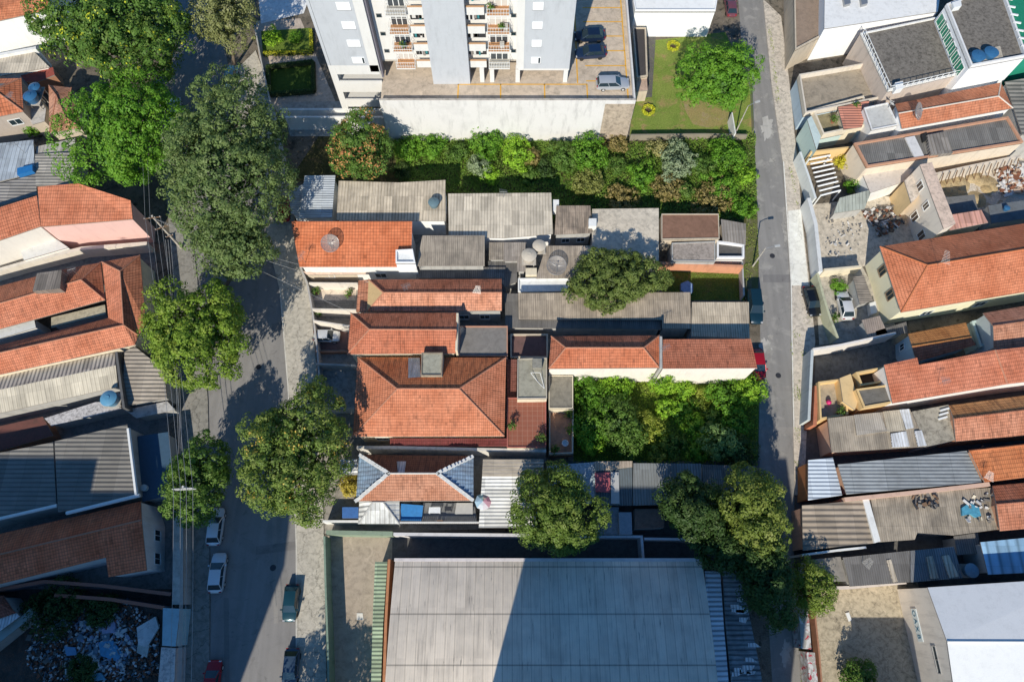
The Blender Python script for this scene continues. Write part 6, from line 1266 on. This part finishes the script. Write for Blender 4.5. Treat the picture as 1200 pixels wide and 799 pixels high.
shed('house', 'bluish white ribbed metal roof above an orange front wall', 'house', '947,539 976,536 987,580 947,586', (4.0, 4.0, 3.8, 3.8), plaster((.50, .20, .08), .4), corr((.42, .46, .50), .46, .15, .2, depth=.03, rough=.5, sheet=6.), GE, vdir=E_)
B = shed('house', 'long grey metal roof with rust holes near its far end', 'house', '982,544 1133,528 1151,565 992,579', (4.4, 4.4, 4.2, 4.2), plaster((.56, .36, .26), .4), corr((.28, .295, .30), .42, .35, .2, depth=.02, rough=.55, lap=4., sheet=6.), GE, vdir=E_)
debris('roof_litter', '1118,537 1130,535 1142,552 1130,552', 50, [plain((.07, .045, .03), .9)], .15, .5, z=4.4, hh=.1)
freewall('pinkish parapet strip below the long grey metal roof', '990,585 1060,578 1160,567', 4.3, plaster((.60, .40, .30), .4), .45)
hip('house', 'orange ridge roof at the frame edge beside the long grey metal roof', 'house', '1135,527 1262,513 1262,552 1154,565', '1136,528.5 1262,514.5', 4.5, 5.0, ORP, tile((.54, .17, .06), .3, moss=.3, row=.5, seed=63.), GE, ends='gg'); hip('house', 'two toned red ridge roof at the frame edge beside the tarpaulin roof', 'house', '1163,569 1262,560 1262,614 1172,622', '1168,591 1262,583', 4.2, 5.1, ORP, [tile((.50, .19, .10), .35, seed=64.), tile((.42, .13, .06), .5, seed=65.)], GE, ends='gg', fm=[1, 0])
B = shed('house', 'coarsely striped brown ribbed roof with white verge by the lane', 'house', '940,592 1011,586 1026,636 941,645', (3.9, 3.9, 3.7, 3.7), plaster((.55, .33, .24), .4), corr((.27, .22, .17), .66, .35, depth=.28, sheet=10.), GE, vdir=E_)
q = poly('1011,585 1018,584 1032,634 1025,636', 4.05); MB().prism(q, 3.5, 4.05).build('verge', WHITE, B.root)
B = shed('house', 'grey corrugated roof with a heap of junk and a blue tarpaulin', 'house', '1020,580 1165,571 1170,620 1118,627 1075,624 1072,632 1030,635', (3.9, 3.9, 3.6, 3.6, 3.6, 3.5, 3.5), GREYW, corr((.31, .26, .20), .26, .6, depth=.05), GE, vdir=N_)
junk('crumpled bright blue tarpaulin on the grey junk roof', 'tarpaulin', 'tarpaulin', '1127,595 1136,589 1147,594 1150,604 1144,606 1138,602 1128,604', 3.7, 4.05, plain((.08, .30, .42), .6, var=.6))
debris('roof_litter', '1048,578 1075,578 1078,600 1050,600', 34, [DARKM, RM[1], WOOD], .12, .5, z=3.9, hh=.2); debris('roof_litter', '1108,590 1165,575 1168,615 1110,620', 50, [RM[3], RM[1], CREAM], .12, .5, z=3.85, hh=.12)
shed('house', 'dark grey felted roof with one pale strip below the striped roof', 'house', '988,653 1066,645 1066,682 996,687', 3.5, GREYW, corr((.15, .14, .13), .26, .3, depth=.03), GE, vdir=N_)
shed('house', 'shade tinted continuation of the dark grey felted roof with pale strips', 'house', '1067,645 1118,640 1128,677 1067,682', 3.4, GREYW, corr((.15, .155, .16), .26, .3, depth=.03), GE, vdir=N_)  # bluer copy of the felted sheet, its shade mixed into the colour
for s, l in (('1039,656 1044,655 1052,681 1047,682', 'pale strip on the sunny dark felted roof'), ('1086,652 1093,651 1100,677 1091,678', 'pale strip nearer the middle of the shaded felted roof'), ('1104,651 1112,650 1124,675 1113,677', 'wide pale strip at the end of the shaded felted roof')): junk(l, 'roof_strip', 'roof strip', s, 3.42, 3.58, C_BEI)
shed('house', 'small dark roof beside the narrow tree at the vacant lot', 'house', '945,656 985,652 993,681 948,682', 3.2, WHITE, concrete((.20, .18, .155), .4), GE)
freewall('long thin white parapet line above the felted roofs', '940,650 985,644 1015,641', 3.9, WHITE, .22); freewall('pinkish white wall closing the vacant lot at its top', '970,689 996,688 1062,682', 2.6, plaster((.62, .54, .48), .4), .35)
shed('shed', 'dim dark ribbed lean-to between the junk roof and the blue roof', 'shed', '1118,628 1146,624 1150,648 1122,650', 2.8, GREYW, C_DGY, GE, vdir=N_)
shed('house', 'shaded blue metal roof at the frame edge', 'house', '1149,635 1262,624 1262,668 1158,673', (4.2, 4.2, 4.0, 4.0), GREYW, corr((.26, .42, .56), 1.2, .15, .2, depth=.02, rough=.5), GE, vdir=N_)
tank('blue grey tank standing beside the shaded blue metal roof', 1140, 668, 2.6, .75, 1.0, plain((.14, .24, .32), .5), zb=.1)
# white building with the painted sign
B = hip('building', 'white gabled building with a lettered blue sign on its side wall', 'building', '1087,688 1275,676 1275,830 1122,836', '1110,751.5 1275,752', 6.4, 7.6, plaster((.64, .59, .53), .45), [plaster((.70, .70, .69), .16), plaster((.68, .68, .68), .18)], GE, ends='gg', fm=[1, 0], inset=.05)
wins(B, 'W', [(.28, 4.6, 2.6, .5)], frame=GREYW)
def sign():
    i = edge(B, 'W'); n = len(B.ip); best = None
    es = []
    for k in range(n):
        a, b = B.ip[k], B.ip[(k+1) % n]; e = Vector((b[0]-a[0], b[1]-a[1]))
        if e.length > 1 and e.normalized().y < -.7: es.append((max(a[1], b[1]), k))
    k = sorted(es)[-1][1]; a = Vector((*B.ip[k][:2], 0)); b = Vector((*B.ip[(k+1) % n][:2], 0)); d = (b-a).normalized(); nn = Vector((d.y, -d.x, 0))
    L = (b-a).length; c = a+d*(L*.72); z = 2.6; T = Matrix(((d.x, 0, nn.x, c.x), (d.y, 0, nn.y, c.y), (0, 1, 0, z), (0, 0, 0, 1)))
    bd = MB().box(-1.7, 1.7, -.5, .5, .004, .08, 0, T).build('sign', plain((.66, .72, .72), .6, var=.1), B.root)
    for k2, ch in enumerate('OAXB'):
        cu = bpy.data.curves.new('letter', 'FONT'); cu.body = ch; cu.size = .85; cu.align_x = 'CENTER'; cu.extrude = .012; to = bpy.data.objects.new('tmp', cu); COL.objects.link(to)
        dg = bpy.context.evaluated_depsgraph_get(); me = bpy.data.meshes.new_from_object(to.evaluated_get(dg)); bpy.data.objects.remove(to)
        me.transform(Matrix.Translation(-ORG[B.root.name]) @ T @ Matrix.Translation((-1.2+.8*k2, -.3, .094))); me.materials.clear(); me.materials.append(plain((.05, .16, .24), .6))
        lo = bpy.data.objects.new('letter', me); COL.objects.link(lo); lo.parent = bd
sign()
GRAF = NT('painted_wall'); p_ = GRAF.pos(); bs = GRAF.mix(GRAF.ramp(GRAF.noise(p_, .9, 5, .6, dist=1.5), [(.45, 0), (.5, 1)]), (.62, .60, .58), (.40, .37, .33)); bs = GRAF.mix(GRAF.ramp(GRAF.noise(p_, .8, 3, .5, dist=2.2), [(.60, 0), (.63, 1)]), bs, (.45, .05, .07)); GRAF = GRAF.out(bs, .8)
freewall('broad topped white wall piece between verge and vacant lot', '940,692 945,760', 2.3, GRAF, 1.1); freewall('graffiti painted wall piece lower along the vacant lot', '950,764 960,860', 2.3, GRAF, .9); freewall('thin dark wall line inside the vacant lot', '952,690 960,764 968,860', 1.6, BRICK, .18)
junk('white plank lying on the vacant lot', 'plank', 'plank', '991,718 995,717 998,726 995,728', .03, .15, WPAINT)
# ================================================================== tall neighbours south of the frame, whose shadows reach in
def tower(label, x0, x1, y0, y1, h, seed):
    rd = random.Random(seed); t = thing('apartment_block', label, 'apartment block', ((x0+x1)/2, (y0+y1)/2, 0), 'tall blocks south of the warehouse')
    MB().prism([(x0, y0), (x1, y0), (x1, y1), (x0, y1)], 0, h).build('wall', plaster((.55, .52, .48), .25), t)
    MB().ring([(x0, y0), (x1, y0), (x1, y1), (x0, y1)], .25, h, h+.9).build('parapet', WHITE, t)
    MB().box((x0+x1)/2-3, (x0+x1)/2+3, (y0+y1)/2-2.5, (y0+y1)/2+2.5, h, h+2.2).build('lift_house', WHITE, t)
    for f in range(int(h/3)-1):
        for k in range(6):
            x = x0+(x1-x0)*(k+.5)/6; o = MB().box(x-.9, x+.9, y1+.003, y1+.06, 3*f+3.0, 3*f+4.4).build('window', WPAINT, t); MB().box(x-.8, x+.8, y1+.062, y1+.08, 3*f+3.1, 3*f+4.3).build('pane', GLASS, o)
k_ = math.cos(EL)/math.sin(EL); ky, kx = k_*math.cos(AZ), k_*math.sin(AZ)
def shadow_tower(label, u0, u1, v, h, depth, seed):
    a, b = P(u0, v), P(u1, v); tower(label, a.x-kx*h, b.x-kx*h, a.y-ky*h-depth, a.y-ky*h, h, seed)
shadow_tower('tall pale apartment block south of the warehouse', 642, 920, 548, 27, 14, 1)
shadow_tower('tall pale apartment block southwest across the avenue', 150, 346, 528, 30, 15, 2)
a = P(150, 528); xa, ya = a.x-kx*30, a.y-ky*30; yb = P(0, 492).y-ky*34
tower('second pale apartment block farther west, taller than its neighbour', P(-220, 492).x-kx*34, xa+math.tan(AZ)*(yb-ya)+.1, yb-15, yb, 34, 3)
a = P(1000, 729); b = P(1048, 745); slab_h = 9
tb = thing('house', 'two storey rendered house below the vacant lot, outside the frame', 'house', (a.x+1, a.y-ky*7-4, 0), GE)
MB().box(a.x-kx*7, a.x-kx*7+6, a.y-ky*7-8, a.y-ky*7, 0, 7).build('wall', CREAM, tb); MB().box(a.x-kx*7-.3, a.x-kx*7+6.3, a.y-ky*7-8.3, a.y-ky*7+.3, 7.003, 7.2).build('roof', CONCD, tb)

for u, v, z, l, a in ((92, 322, 5.6, 'aerial on the ridge of the sprawling orange house', 20), (1150, 560, 4.4, 'aerial at the rusty end of the long grey metal roof', 60), (1100, 450, 6.1, 'thin aerial on the long orange single slope roof', 10), (1010, 660, 3.5, 'aerial on the dark grey felted roof', 40), (20, 120, 6.0, 'aerial over the orange hip roof with the beige gable', 70)):
    antenna(l, u, v, z, 1.7, a, 1.0)
